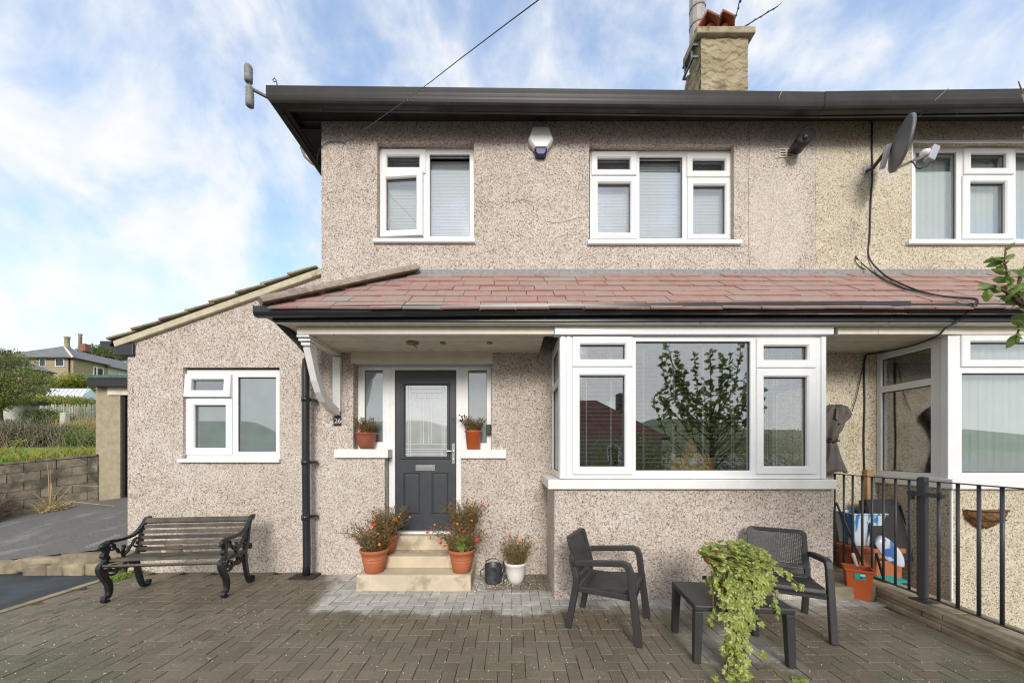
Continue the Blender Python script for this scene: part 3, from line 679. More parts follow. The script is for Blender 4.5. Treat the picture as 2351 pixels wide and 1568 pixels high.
# --- entrance: frame, sidelights, door, sills, steps
DF = W + .14
r = lambda *q: px_rect(q, DF)
ent = part('entrance', house)
top = 837
b = MB(); b.slab(PX(822, DF), PX(1128, DF), PZ(1033, DF), PZ(top, DF), DF, DF + .07, [r(837, 878.5, 850, 1014.5), r(1074.8, 1117.4, 850, 1016.8), r(906.5, 1047.5, 849.5, 1240)])
b.slab(PX(893, DF), PX(1059, DF), PZ(1229.5, DF), PZ(1033, DF) - .0005, DF + .0005, DF + .0695, [r(906.5, 1047.5, 1020, 1218.5)]); b.build('frame', M['upvc'], ent, bev=.006)
for q in (894.5, 1060.5):
    b = MB(); b.box(PX(q - 1, DF), PX(q + 1.2, DF), DF - .006, DF + .001, PZ(1032, DF), PZ(840, DF)); b.build('cover_strip', M['upvc'], ent)
b = MB(); b.box(PX(893, DF), PX(1058, DF), DF - .06, DF + .02, PZ(1230, DF - .05), PZ(1220, DF - .05)); b.build('threshold', M['upvc'], ent, bev=.006)
for q in ((837, 878.5, 850, 1014.5), (1074.8, 1117.4, 850, 1016.8)):
    g_ = r(*q)
    b = MB(); b.slab(g_[0] - .003, g_[1] + .003, g_[2] - .003, g_[3] + .003, DF + .025, DF + .031, [(g_[0] + .005, g_[1] - .005, g_[2] + .005, g_[3] - .006)]); b.build('gasket', M['gasket'], ent)
    b = MB(); b.slab(g_[0] - .003, g_[1] + .003, g_[2] - .003, g_[3] + .003, DF + .032, DF + .038); b.build('pane', M['frost'], ent)
b = MB(); b.box(PX(806, W) , PX(1131, W) , W - .012, W + .10, PZ(834, W), PZ(809, W)); b.build('lintel', M['creambeam'], ent, bev=.006)
# the door leaf
DL = DF + .012
door = part('front_door', house)
d_out = r(907.6, 1046.4, 850.6, 1217.5); d_gl = px_rect((930, 1026, 884, 1047.5), DF)
d_sur = px_rect((920.5, 1032, 875.5, 1053.5), DF)
pl = [px_rect((925.5, 963.7, 1085.5, 1181.5), DF), px_rect((990.8, 1029, 1085.5, 1181.5), DF)]
b = MB(); b.slab(*d_out, DL, DL + .045, [d_gl] + pl); b.build('leaf', M['door'], door, bev=.003)
b = MB(); b.ring(d_sur, d_gl, DL - .016, DL + .012, .02); b.build('glazing_bead', M['door'], door)
for q in pl:
    b = MB(); c = .022
    rc = lambda g_, w_: [(q[0] + g_, w_, q[2] + g_), (q[1] - g_, w_, q[2] + g_), (q[1] - g_, w_, q[3] - g_), (q[0] + g_, w_, q[3] - g_)]
    b.loops([rc(-.001, DL + .012), rc(.008, DL + .012), rc(c, DL + .002), rc(c + .006, DL + .001)], cap0=False); b.build('panel', M['door'], door)
b = MB(); b.slab(*d_gl, DL + .012, DL + .02); b.build('pane', M['doorglass'], door)
b = MB()
gx = lambda f_: d_gl[0] + (d_gl[1] - d_gl[0]) * f_; gz = lambda f_: d_gl[3] - (d_gl[3] - d_gl[2]) * f_
def came(x0, z0, x1, z1, t_=.0045):
    a0, a1 = sorted((gx(x0), gx(x1))); c0, c1 = sorted((gz(z0), gz(z1)))
    b.box(a0 - t_ / 2, a1 + t_ / 2, DL + .006, DL + .0115, c0 - t_ / 2, c1 + t_ / 2)
for f_ in (.065, .125, .88, .935): came(f_, 0.0, f_, 1)
for f_ in (.105, .18): came(.125, f_, .88, f_)
came(.125, .05, .88, .05)
for f_ in (.25, .37, .5, .63, .76): came(f_, .105, f_, .18)
for f_ in (.37, .435, .56, .63): came(f_, .18, f_, .83)
for f_ in (.50, .83): came(0, f_, 1, f_)
for f_ in (.90, .933, .966): came(.0, f_, 1, f_)
for f_ in (.34,): came(.37, f_, .435, f_); came(.56, f_, .63, f_)
came(.065, .27, .125, .27); came(.88, .46, .935, .46)
b.build('leading', M['slat'], door)
b = MB(); q = px_rect((954, 999, 1067.4, 1080.6), DF); b.box(q[0], q[1], DL - .012, DL - .0005, q[2], q[3]); b.box(q[0] + .02, q[1] - .02, DL - .017, DL - .0122, q[2] + .018, q[3] - .018); b.build('letterbox', M['chrome'], door, bev=.004)
b = MB(); q = px_rect((1037.3, 1044.3, 1017.8, 1064.6), DF); b.box(q[0], q[1], DL - .012, DL - .0005, q[2], q[3])
zl = PZ(1035.5, DF); b.tube([(PX(1041, DF), DL - .012, zl), (PX(1041, DF), DL - .05, zl), (PX(1038, DF), DL - .058, zl), (PX(1019, DF), DL - .058, zl + .004)], .009, 8); b.tube([(PX(1041, DF), DL - .013, PZ(1054, DF)), (PX(1041, DF), DL - .02, PZ(1054, DF))], .009, 8); b.build('handle', M['chrome'], door, bev=.003)
b = MB(); b.box(PX(767, W - .03), PX(891, W - .03), W - .04, DF + .002, PZ(1051, W - .03), PZ(1031, W - .03)); b.build('sill', M['whitepaint'], house, bev=.006)
b = MB(); b.box(PX(1056.5, W - .03), PX(1162, W - .03), W - .04, DF + .002, PZ(1052, W - .03), PZ(1032, W - .03)); b.build('sill', M['whitepaint'], house, bev=.006)
SX0, SX1 = -1.776, -.468
for (y0, y1, z0, z1, xa, xb) in ((4.075, W - .002, -.04, .179, SX0, SX1), (4.316, W - .002, .180, .322, SX0 + .02, SX1 - .02), (4.575, DF - .03, .323, .505, PX(884, W), PX(1058, W))):
    b = MB(); b.box(xa, xb, y0, y1, z0, z1); b.build('step', M['sand'], house, bev=.008)
# hall behind the door stays dark
# --- canopy: slates, hip, ceiling boards, beam, bracket, gutter
YA, ZA, YB, ZB = 3.62, 3.06, W, 3.887
th = math.atan2(ZB - ZA, YB - YA); rl = math.hypot(YB - YA, ZB - ZA)
def rp_(t_): return (YA + (YB - YA) * t_, ZA + (ZB - ZA) * t_)
hipx = lambda t_: -2.50 + 1.232 * t_
def canopy(par, x0, x1, hipped):
    b = MB()
    if hipped:
        b.prism([(-2.49, YA + .02, ZA - .045), (x1, YA + .02, ZA - .045), (x1, YB - .001, ZB - .04), (-1.268, YB - .001, ZB - .04)], (0, 0, -.03))
        b.prism([(-2.495, YA + .02, ZA - .046), (-1.27, YB - .001, ZB - .041), (-2.495, YB - .001, ZA - .046)], (0, 0, -.03))
    else: b.prism([(x0, YA + .02, ZA - .045), (x1, YA + .02, ZA - .045), (x1, YB - .001, ZB - .04), (x0, YB - .001, ZB - .04)], (0, 0, -.03))
    b.build('roof_deck', M['slate'], par)
    b = MB(); c_ = .003
    b.loops([[(0, 0, 0), (1, 0, 0), (1, .28, 0), (0, .28, 0)], [(0, 0, .017), (1, 0, .017), (1, .28, .017), (0, .28, .017)]])
    me = b.mesh('slate', 'slate')
    for k in range(7):
        t0 = -.035 + k * .151
        x = x0 - (.17 if k % 2 else 0) - R.uniform(0, .05)
        while x < x1:
            wd = R.choice((.30, .33, .33, .36, .39)); a, c = x + .003, x + wd - .003; x += wd
            if hipped: a = max(a, hipx(t0 + .10) - .02)
            else: a = max(a, x0)
            c = min(c, x1)
            if c - a < .05: continue
            tj = t0 + R.uniform(-.006, .006)
            y, z = rp_(tj); lift = .012 + R.uniform(0, .009)
            L_ = min(1.0, (1.02 - tj) * rl / .28)
            inst('slate', me, par, (a, y - math.sin(th) * lift, z + math.cos(th) * lift - .028), (th - .05 + R.uniform(-.014, .014), R.uniform(-.012, .012), R.uniform(-.014, .014)), (c - a, L_, 1))
    b = MB(); b.prism([(max(x0, -1.35), W - .035, ZB - .045), (max(x0, -1.35), W - .001, ZB - .045), (max(x0, -1.35), W - .001, ZB + .045), (max(x0, -1.35), W - .018, ZB + .045)], (x1 - max(x0, -1.35), 0, 0)); b.build('flashing', M['lead'], par)
canopy(house, -2.50, PARTY, True); canopy(nhouse, PARTY + .002, 8.6, False)
h0, h1 = Vector((-2.53, YA - .02, ZA + .03)), Vector((-1.24, W - .01, ZB + .05))
hd = (h1 - h0).normalized(); hs = hd.cross(Vector((0, 0, 1))).normalized(); hu = hs.cross(hd)
for k in range(4):
    a, c = h0 + (h1 - h0) * (k / 4 + (.0 if k == 0 else -.008)), h0 + (h1 - h0) * ((k + 1) / 4)
    pr = lambda q, s_: [q + hs * math.cos(math.pi * j / 8) * .115 * s_ + hu * (math.sin(math.pi * j / 8) * .085 * s_ - .03) for j in range(9)]
    b = MB(); b.loops([pr(a, 1.04), pr(c, .98)], smooth=False); b.build('hip_tile', M['hip'], house, bev=.004)
def gutter_piece(par, x0, z0, x1, z1, yf, hgt, dep, m, name='gutter', mitre=0):
    prof = [(0, 0), (0, -.10), (.004, -.11), (-.002, -.33), (.006, -.40), (.012, -.52), (-.004, -.545), (-.004, -.60), (.03, -.70), (.10, -.85), (.20, -.96), (.35, -1.0), (.75, -1.0), (.92, -.9), (1.0, 0), (.9, 0), (.86, -.8), (.2, -.85), (.06, -.2), (.06, 0)]
    b = MB(); lp = []
    for q, (x, z) in enumerate(((x0, z0), (x1, z1))): lp.append([(x + (u * dep * mitre if q == 0 else 0), yf + u * dep, z + v * hgt) for u, v in prof])
    b.loops(lp); return b.build(name, M[m], par)
gutter_piece(house, PX(580, 3.60), PZ(702, 3.60), PX(2092, 3.60), PZ(691, 3.60), 3.60, .100, .10, 'gutter')
gutter_piece(nhouse, PX(2089, 3.612), PZ(696, 3.612), 8.6, PZ(696, 3.612), 3.612, .10, .10, 'gutter')
for par, x0, x1 in ((house, -2.475, PARTY), (nhouse, PARTY + .002, 8.6)):
    b = MB(); b.box(x0, x1, 3.70, 3.722, 2.936, 3.045); b.build('fascia', M['gutter'], par, bev=.003)
    b = MB(); b.box(x0 + .01, x1, 3.723, 3.86, 2.925, 2.935); b.build('eaves_soffit', M['cream'], par)
b = MB(); b.box(-2.475, -2.455, 3.7225, W - .002, 2.936, 3.05); b.box(-2.60, -2.477, 3.62, W - .002, 3.0, 3.055); b.build('fascia', M['fascia'], house)
b = MB(); b.box(-2.454, -2.21, 3.861, W - .002, 2.925, 2.935); b.build('eaves_soffit', M['cream'], house)
b = MB(); b.box(-2.304, BX0 + .0, 3.825, 3.90, 2.843, 2.924); b.build('beam', M['creambeam'], house, bev=.006)
b = MB(); b.box(-2.30, -2.20, 3.902, W - .002, 2.812, 2.875); b.build('beam', M['creambeam'], house, bev=.006)
PW = (W - 3.90) / 8
pme_ = MB(); pme_.box(-.5, .5, -.5, .5, 0, .014); plank_me = pme_.mesh('plank', 'cream')
for par, x0, x1 in ((house, -2.198, BX0 - .10), (house, BX1 + .02, PARTY), (nhouse, PARTY + .003, 4.74)):
    for k in range(8):
        inst('plank', plank_me, par, ((x0 + x1) / 2, 3.902 + PW * (k + .5), 2.862 + R.uniform(0, .0025)), (0, 0, 0), (x1 - x0, PW - .009, 1))
    b = MB(); b.box(x0, x1, 3.902, W - .002, 2.8775, 2.8835); b.build('ceiling_backing', M['gasket'], par)
b = MB(); b.box(BX1 + .02, PARTY, 3.825, 3.90, 2.843, 2.924); b.build('beam', M['creambeam'], house, bev=.006)
b = MB(); b.box(PARTY + .002, 4.80, 3.825, 3.90, 2.843, 2.924); b.build('beam', M['creambeam'], nhouse, bev=.006)
brk = part('bracket', house)
for k, (dx, z0, z1, y0) in enumerate(((.068, 2.818, 2.842, 3.835), (.064, 2.784, 2.812, 3.86), (.050, 2.745, 2.776, 3.885))):
    b = MB(); b.box(-2.245 - dx, -2.245 + dx, y0, 4.02, z0, z1); b.build('block', M['whitepaint'], brk, bev=.004)
b = MB(); b.bar([(-2.245, y, z) for y, z in ((3.945, 2.745), (3.985, 2.66), (4.035, 2.54), (4.09, 2.42), (4.165, 2.305), (4.265, 2.215), (4.39, 2.145), (4.52, 2.105), (4.60, 2.095))], [.10, .10, .10, .10, .10, .10, .10, .095, .09], .075); b.build('arm', M['whitepaint'], brk, bev=.005)
b = MB(); b.box(-2.292, -2.198, W - .055, W - .001, 2.10, 2.80); b.build('wall_post', M['whitepaint'], brk, bev=.004)
# --- bay
b = MB(); b.box(BX0, BX1, BY, W - .002, -.1, 1.186)
b.build('bay_wall', M['dash'], house, bev=.02)
FR0, FR1 = PX(1285, BY), PX(1897, BY)
bz0, bz1 = PZ(1099, BY), PZ(768, BY)
b = MB(); b.box(PX(1258.5, BY - .05), PX(1922, BY - .05), BY - .05, W - .002, 1.187, PZ(1101, BY - .05)); b.build('sill', M['whitepaint'], house, bev=.008)
r = lambda *q: px_rect(q, BY)
bay = window(house, (FR0, FR1, bz0, bz1), [(r(1314, 1452, 773, 842.4), r(1332, 1434.5, 791.5, 825)), (r(1314, 1452, 844, 1089), r(1331, 1434, 862.5, 1071)), (r(1735, 1872, 778, 845), r(1753, 1853, 795, 826.5)), (r(1735, 1872, 847, 1088), r(1753, 1852, 866, 1070))], [r(1460, 1723, 784, 1080)], BY, glass='glass')
for q in (1287, 1300, 1884):
    b = MB(); b.box(PX(q, BY), PX(q + 11, BY), BY - .012, BY - .0005, bz0 + .005, bz1 - .01); b.build('cover_strip', M['upvc'], bay, bev=.004)
b = MB(); b.box(PX(1273.5, BY - .05), PX(1915, BY - .05), BY - .05, BY + .06, PZ(767.5, BY - .05), PZ(748, BY - .05)); b.build('head_board', M['upvc'], bay, bev=.005)
zt_ = 2.80
for xs, sgn, par in ((FR0, 1, house), (FR1, -1, house)):
    y0, y1 = BY + .071, W - .004
    window(par, (y0, y1, bz0, 2.84), [], [(y0 + .08, y1 - .06, bz0 + .07, 2.34), (y0 + .08, y1 - .06, 2.41, 2.77)], 0, fn=side_fn(xs), sg=sgn)
b = MB(); b.box(FR0, FR1, BY + .062, W - .003, 2.845, 2.858); b.build('bay_ceiling', M['cream'], house)
b = MB(); b.box(FR0 + .08, FR1 - .08, BY + .075, W + .25, 1.325, 1.345); b.build('window_board', M['upvc'], house)
# --- downpipe
b = MB(); xp = PX(709, W); b.tube([(xp + .17, 3.72, 2.98), (xp + .17, 4.1, 2.86), (xp + .08, W - .10, 2.80), (xp + .01, W - .075, 2.74), (xp, W - .075, 2.64), (xp + .005, W - .075, 1.3), (xp + .018, W - .075, .16), (xp + .018, W - .09, .03)], .046, 12)
b.build('downpipe', M['gutter'], house)
for z in (2.25, .75, 1.45):
    b = MB(); b.tube([(xp + .004, W - .075, z - .03), (xp + .004, W - .075, z + .03)], .053, 12); b.box(xp - .02, xp + .085, W - .05, W + .06, z - .015, z + .015)
    b.build('pipe_clip', M['gutter'], house)
b = MB(); b.box(xp - .14, xp + .16, W - .2, W - .004, .0, .016); b.build('gully', M['soil'], house)
# --- upper eaves, roof, chimney
YG, YFs = 4.22, 4.34
gx0, gxj = PX(610, YG), PX(1898, YG)
gutter_piece(house, gx0, PZ(196, YG), gxj, PZ(211, YG), YG, .19, .13, 'oldgutter', mitre=1.5)
GPROF = [(0, 0), (0, -.10), (.004, -.11), (-.002, -.33), (.006, -.40), (.012, -.52), (-.004, -.545), (-.004, -.60), (.03, -.70), (.10, -.85), (.20, -.96), (.35, -1.0), (.75, -1.0), (.92, -.9), (1.0, 0), (.9, 0), (.86, -.8), (.2, -.85), (.06, -.2), (.06, 0)]
b = MB(); b.loops([[(gx0 + u * .195, YG + u * .13 + .001, PZ(196, YG) + v * .19) for u, v in GPROF], [(gx0 + u * .195, 11.4, PZ(196, YG) + v * .19) for u, v in GPROF]]); b.build('gutter', M['oldgutter'], house)
gutter_piece(nhouse, gxj - .02, PZ(210, YG - .006), 9.0, PZ(196, YG - .006), YG - .006, .19, .13, 'oldgutter')
def quad_board(par, x0, z0b, z0t, x1, z1b, z1t, y0, y1, m, name):
    b = MB(); b.loops([[(x0, y0, z0b), (x0, y1, z0b), (x0, y1, z0t), (x0, y0, z0t)], [(x1, y0, z1b), (x1, y1, z1b), (x1, y1, z1t), (x1, y0, z1t)]]); return b.build(name, M[m], par, bev=.006)
fx0, fxj = PX(650, YFs), PX(1880, YFs)
quad_board(house, fx0, PZ(252, YFs), PZ(215, YFs), fxj, PZ(268, YFs), PZ(228, YFs), YFs, YFs + .03, 'fascia', 'fascia')
quad_board(nhouse, fxj + .002, PZ(268, YFs), PZ(228, YFs), 9.0, PZ(257, YFs), PZ(215, YFs), YFs, YFs + .03, 'fascia', 'fascia')
zs = PZ(250, YFs)
for par, x0, x1 in ((house, fx0 + .01, PARTY), (nhouse, PARTY + .002, 9.0)):
    b = MB(); b.box(x0, x1, YFs + .031, W - .001, zs + .10, zs + .12); b.build('soffit', M['soffit'], par)
b = MB(); b.box(fx0 + .01, WL - .001, W - .0005, 11.4, zs + .001, zs + .02); b.build('soffit', M['soffit'], house)
b = MB(); b.box(fx0 - .02, fx0 + .008, YFs + .031, 11.4, zs - .05, zs + .18); b.build('fascia', M['fascia'], house)
RZ = 5.85
b = MB(); xr = PARTY + 5.2
e0 = (gx0 + .1, YG + .06, RZ); e1 = (xr, YG + .06, RZ); e2 = (xr, 11.6, RZ); e3 = (gx0 + .1, 11.6, RZ); r0 = (.7, 7.95, 8.75); r1 = (xr, 7.95, 8.75)
b.add([e0, e1, e2, e3, r0, r1], [(0, 1, 5, 4), (3, 0, 4), (2, 3, 4, 5), (1, 2, 5), (0, 3, 2, 1)]); b.build('roof', M['farroof'], house)
CYd = 7.0
ch = part('chimney', house)
cx0, cx1 = PX(1608, CYd), PX(1716, CYd); cz = PZ(89, CYd)
b = MB(); D1 = .40
b.prism([(cx0, CYd, 7.6), (cx0, CYd, cz), (cx0, CYd + D1, cz), (cx0, CYd + D1, cz - .35), (cx0, CYd + D1 + .55, cz - 1.15), (cx0, CYd + D1 + .62, 7.6)], (cx1 - cx0, 0, 0)); b.build('stack', M['cast'], ch)
rc = random.Random(5)
def thrown(u1, v1, nu, nv, fn, nm):       # hand-thrown render: overlapping lapped daubs in real relief
    dab = [(rc.uniform(-.05, u1 + .05), rc.uniform(-.05, v1 + .05), rc.uniform(.07, .15), rc.uniform(.05, .10), rc.uniform(-.5, .5), rc.uniform(0, .010)) for _ in range(int(u1 * v1 * 170))]
    vs, fs = [], []
    for j in range(nv + 1):
        for i in range(nu + 1):
            u, v = u1 * i / nu, v1 * j / nv; h = .004
            for (cu, cv_, ra, rb, an, lift) in dab:
                du, dv = u - cu, v - cv_; a_ = (du * math.cos(an) + dv * math.sin(an)) / ra; b_ = (dv * math.cos(an) - du * math.sin(an)) / rb
                if a_ * a_ + b_ * b_ < 1: h = .010 + lift - .012 * b_
            vs.append(fn(u, v, h))
    for j in range(nv):
        for i in range(nu): a = j * (nu + 1) + i; fs.append((a, a + 1, a + nu + 2, a + nu + 1))
    b = MB(); b.add(vs, fs, True); b.build(nm, M['cast'], ch)
thrown(cx1 - cx0, cz - 8.0, 84, 150, lambda u, v, h: (cx0 + u, CYd - .003 - h, 8.0 + v), 'thrown_render')
def lface(u, v, h):
    z = 8.0 + v; back = D1 if z > cz - .35 else min(D1 + .6, D1 + .55 * (cz - .35 - z) / .8)
    return (cx0 - .003 - h, CYd + u / .40 * back, z)
thrown(.40, cz - 8.0, 60, 150, lface, 'thrown_render')
b = MB(); b.prism([(cx0 - .05, CYd + D1 + .0, cz - .30), (cx0 - .05, CYd + D1 + .03, cz - .26), (cx0 - .05, CYd + D1 + .66, cz - 1.16), (cx0 - .05, CYd + D1 + .60, cz - 1.2)], (.18, 0, 0)); b.build('coping', M['concrete'], ch, bev=.01)
b = MB(); b.box(cx0 - .11, cx1 + .10, CYd - .10, CYd + D1 + .10, cz, cz + .13); b.build('cap', M['concrete'], ch, bev=.015)
for k, px_ in enumerate((1628, 1663)):
    c = P(px_, 72, CYd + .22); z0 = cz + .131; b = MB()
    b.lathe([(.125, 0), (.12, .12), (.10, .125)], 16, (c.x, c.y, z0)); b.build('chimney_pot', M['cream'], ch)
    b = MB(); b.lathe([(.10, .126), (.115, .20), (.115, .30), (.09, .34)], 16, (c.x, c.y, z0)); b.build('chimney_pot', M['orangepot'], ch)
    mt_ = Matrix.Translation((c.x - .02, c.y, z0 + .17)) @ Matrix.Rotation(math.radians(-32), 4, 'Z')
    sec = [(-.235, -.02), (0, .275), (.20, .03), (.175, .015), (0, .225), (-.205, -.035)]
    b = MB(); b.loops([[mt_ @ Vector((u, y, v + (.03 if y < 0 else 0))) for u, v in sec] for y in (-.24, .24)]); b.build('chimney_cowl', M['terra2'], ch, bev=.006)
fp = thing('flue_pipe', 'tall grey fluted metal flue rising past the left side of the chimney', 'flue', (3.965, 7.63, 8.8))
b = MB(); n_ = 36
prof = lambda z, r_: [(fp.location.x + (r_ + (.006 if k % 3 == 0 else 0)) * math.cos(2 * math.pi * k / n_), fp.location.y + (r_ + (.006 if k % 3 == 0 else 0)) * math.sin(2 * math.pi * k / n_), z) for k in range(n_)]
b.loops([prof(9.0, .150), prof(12.2, .150)]); b.build('pipe', M['flue'], fp)
for py in (47, 8):
    z = PZ(py, 7.5); b = MB(); b.tube([(fp.location.x, fp.location.y, z - .02), (fp.location.x, fp.location.y, z + .02)], .163, 20); b.build('collar', M['lead'], fp)
b = MB()
for zz0 in (cz - .10, cz - .34):
    b.box(cx0 - .13, cx0 - .10, 7.06, 7.44, zz0, zz0 + .05); b.box(cx0 - .13, cx0 - .02, 7.03, 7.06, zz0, zz0 + .05); b.box(cx0 - .13, cx0 - .02, 7.441, 7.47, zz0, zz0 + .05)
b.box(cx0 - .128, cx0 - .102, 7.10, 7.14, cz - .34, cz - .05); b.box(cx0 - .128, cx0 - .102, 7.36, 7.40, cz - .34, cz - .05)
b.build('support_bracket', M['zinc'], fp)

# ------------------------------------------------------------------ neighbour
NBX = 4.74
nuw = (PX(2096.6, upW), PX(2433, upW), PZ(552, upW), PZ(338, upW))
nh1 = (PX(2094, W), PX(2436, W), PZ(553, W), PZ(326, W)); nbh = (NBX + .12, 7.5, 1.32, 2.80)
b = MB(); b.slab(PARTY + .002, 9.2, -.4, 6.02, W + .0, W + .26, [nh1, nbh]); b.build('wall', M['dash2'], nhouse)
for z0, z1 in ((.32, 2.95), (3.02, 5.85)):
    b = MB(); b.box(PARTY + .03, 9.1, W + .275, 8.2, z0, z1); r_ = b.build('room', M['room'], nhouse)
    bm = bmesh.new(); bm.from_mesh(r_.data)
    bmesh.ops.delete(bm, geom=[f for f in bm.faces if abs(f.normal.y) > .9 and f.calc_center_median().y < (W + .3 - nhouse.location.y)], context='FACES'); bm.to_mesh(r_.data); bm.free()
r = lambda *q: px_rect(q, upW)
nw = window(nhouse, nuw, [(r(2210, 2325, 342, 402), r(2227.6, 2309, 354, 386.5)), (r(2207, 2325, 405, 552 - 1), r(2226, 2307, 420, 537))], [r(2102, 2196, 350, 549), r(2332, 2426, 350, 549)], upW, glass='glassup')
sill(nw, PX(2083, W - .02), PX(2445, W - .02), PZ(562, W - .02), PZ(553, W - .02), W - .045, upW + .01)
b = MB(); b.box(nh1[0], nh1[1], W - .006, W + .01, PZ(327.5, W), PZ(323.5, W)); b.box(nh1[0] - .012, nh1[0] + .006, W - .006, W + .01, nh1[2], PZ(327.6, W)); b.build('render_bead', M['upvc'], nw)
b = MB(); b.box(NBX, 7.65, BY, W - .002, -.4, 1.186); b.build('bay_wall', M['dash2'], nhouse, bev=.012)
b = MB(); b.box(NBX - .004, NBX + .012, BY - .004, BY + .012, .0, 1.18); b.build('corner_bead', M['upvc'], nhouse)
b = MB(); b.box(NBX - .05, 7.7, BY - .05, W - .002, 1.187, PZ(1100, BY - .05)); b.build('sill', M['whitepaint'], nhouse, bev=.008)
n0 = PX(2177, BY)
r = lambda *q: px_rect(q, BY)
nb = window(nhouse, (n0, 7.6, bz0, bz1 + .01), [(r(2204, 2475, 770, 843), r(2226, 2455, 786, 826)), (r(2670, 2790, 770, 843), r(2690, 2770, 786, 826))], [r(2209, 2475, 857, 1085), r(2500, 2650, 790, 1085), r(2675, 2780, 857, 1085)], BY, glass='glass')
y0, y1 = BY + .071, W - .004
window(nhouse, (y0, y1, bz0, 2.84), [], [(y0 + .10, y1 - .055, bz0 + .05, 2.335), (y0 + .10, y1 - .055, 2.415, 2.755)], 0, fn=side_fn(n0 + .01), glass='glass')
b = MB(); b.box(n0, 7.6, BY + .062, W - .003, 2.845, 2.858); b.build('bay_ceiling', M['cream'], nhouse)
b = MB(); b.box(4.80, 7.7, 3.83, BY + .06, 2.846, 2.924); b.build('beam', M['creambeam'], nhouse)
# ------------------------------------------------------------------ blinds and things behind the glass
BW = BY + .11
r = lambda *q: px_rect(q, BY)
g_ = r(1460, 1723, 784, 1080); blind('venetian_blind', 'open pale venetian blind behind the wide middle pane of the pink bay', 'blind', g_[0] - .02, g_[1] + .03, g_[2] + .01, g_[3] + .02, BW, .0462, .02, 'open venetian blinds in the bay', cords=4)
g_ = r(1331, 1434, 791, 1071); blind('venetian_blind', 'open pale venetian blind in the narrow bay light nearest the front door', 'blind', g_[0] - .02, g_[1] + .03, g_[2] + .01, g_[3] + .02, BW, .0462, .03, 'open venetian blinds in the bay')
g_ = r(1753, 1852, 795, 1070); blind('venetian_blind', 'open pale venetian blind in the narrow bay light nearest the railing', 'blind', g_[0] - .02, g_[1] + .03, g_[2] + .01, g_[3] + .02, BW, .0462, .03, 'open venetian blinds in the bay')
r = lambda *q: px_rect(q, upW)
UY = upW + .12
for rect, lab in (((885, 965, 372, 533), 'closed pale blind behind the ajar casement over the porch'), ((986, 1079, 375, 543), 'closed pale blind behind the tall fixed pane over the porch'),
                  ((1371, 1447, 368, 536), 'closed pale blind in the left casement of the three-light bedroom window'), ((1467, 1567, 378, 547), 'closed pale blind in the middle of the three-light bedroom window'), ((1590, 1665, 371, 539), 'closed pale blind in the right casement of the three-light bedroom window')):
    g_ = px_rect(rect, UY); blind('closed_blind', lab, 'blind', g_[0] - .03, g_[1] + .04, g_[2] - .01, g_[3], UY, .0445, 1.47, 'closed blinds upstairs', 'slatlav', .051)
def vblind(label, x0, x1, z0, z1, y, pitch):
    t_ = thing('vertical_blind', label, 'blind', ((x0 + x1) / 2, y, z0), 0, 'vertical blinds in the neighbouring windows')
    b = MB(); h = z1 - z0; b.loops([[(-pitch * .6, .004, z_), (0, -.006, z_), (pitch * .6, .004, z_), (pitch * .6, .006, z_), (0, -.004, z_), (-pitch * .6, .006, z_)] for z_ in (0, h)]); me = b.mesh('vane', M['vblind'])
    for k in range(int((x1 - x0) / pitch) + 1): inst('vane', me, t_, (x0 + pitch * k, y, z0), (0, 0, R.uniform(-.34, -.12)))
    b = MB(); b.box(x0 - .05, x1 + .05, y - .02, y + .02, z1, z1 + .03); b.build('head_rail', M['upvc'], t_)
vblind('pale vertical blind behind the left pane of the neighbour upstairs window', PX(2100, UY), PX(2192, UY), PZ(556, UY), PZ(372, UY), UY, .085)
vblind('pale vertical blind in the middle of the neighbour upstairs window', PX(2226, UY), PX(2309, UY), PZ(556, UY), PZ(372, UY), UY, .085)
vblind('pale vertical blind behind the right pane of the neighbour upstairs window', PX(2332, UY), PX(2426, UY), PZ(556, UY), PZ(372, UY), UY, .085)
vblind('pale green vertical blind across the front of the neighbour bay', PX(2215, BW), 7.5, 1.36, 2.80, BW + .02, .09)
# domed wooden ornament on the bay's window board
oy = BY + .24; OS = oy / F
orn = thing('domed_ornament', 'brown wooden model of a domed building with a round pale disc on the bay windowsill', 'ornament', (PX(1584, oy), oy, 1.346))
ox = lambda px: PX(px, oy)
oz = lambda py: PZ(py, oy)
b = MB(); b.box(ox(1536), ox(1634), oy - .06, oy + .08, 1.347, oz(1051)); b.build('base', M['woodmodel'], orn, bev=.004)
b = MB(); b.box(ox(1563), ox(1604), oy - .055, oy + .06, oz(1050.9), oz(1041)); b.box(ox(1566), ox(1601), oy - .05, oy + .055, oz(1040.9), oz(1037.5)); b.build('tower', M['woodmodel'], orn, bev=.003)
b = MB(); rr = (ox(1599) - ox(1567)) / 2
b.lathe([(rr * .82, 0), (rr * .98, rr * .3), (rr, rr * .6), (rr * .85, rr * 1.05), (rr * .5, rr * 1.35), (rr * .16, rr * 1.55), (rr * .05, rr * 1.8)], 18, (ox(1583.5), oy, oz(1037.4))); b.build('dome', M['woodmodel'], orn)
for q in (1545, 1622):
    b = MB(); r_ = .032; b.lathe([(r_, 0), (r_ * 1.05, r_ * .5), (r_ * .8, r_ * 1.3), (r_ * .2, r_ * 2), (.003, r_ * 2.6)], 12, (ox(q), oy, oz(1050.9))); b.build('turret', M['woodmodel'], orn)
b = MB(); b.tube([(ox(1584.5), oy - .061, oz(1060)), (ox(1584.5), oy - .070, oz(1060))], .045, 20); b.build('disc', M['slat'], orn)
fr_ = thing('picture_frame', 'small dark frame leaning at the right end of the bay windowsill', 'picture frame', (ox(1712), oy + .1, 1.346), .2)
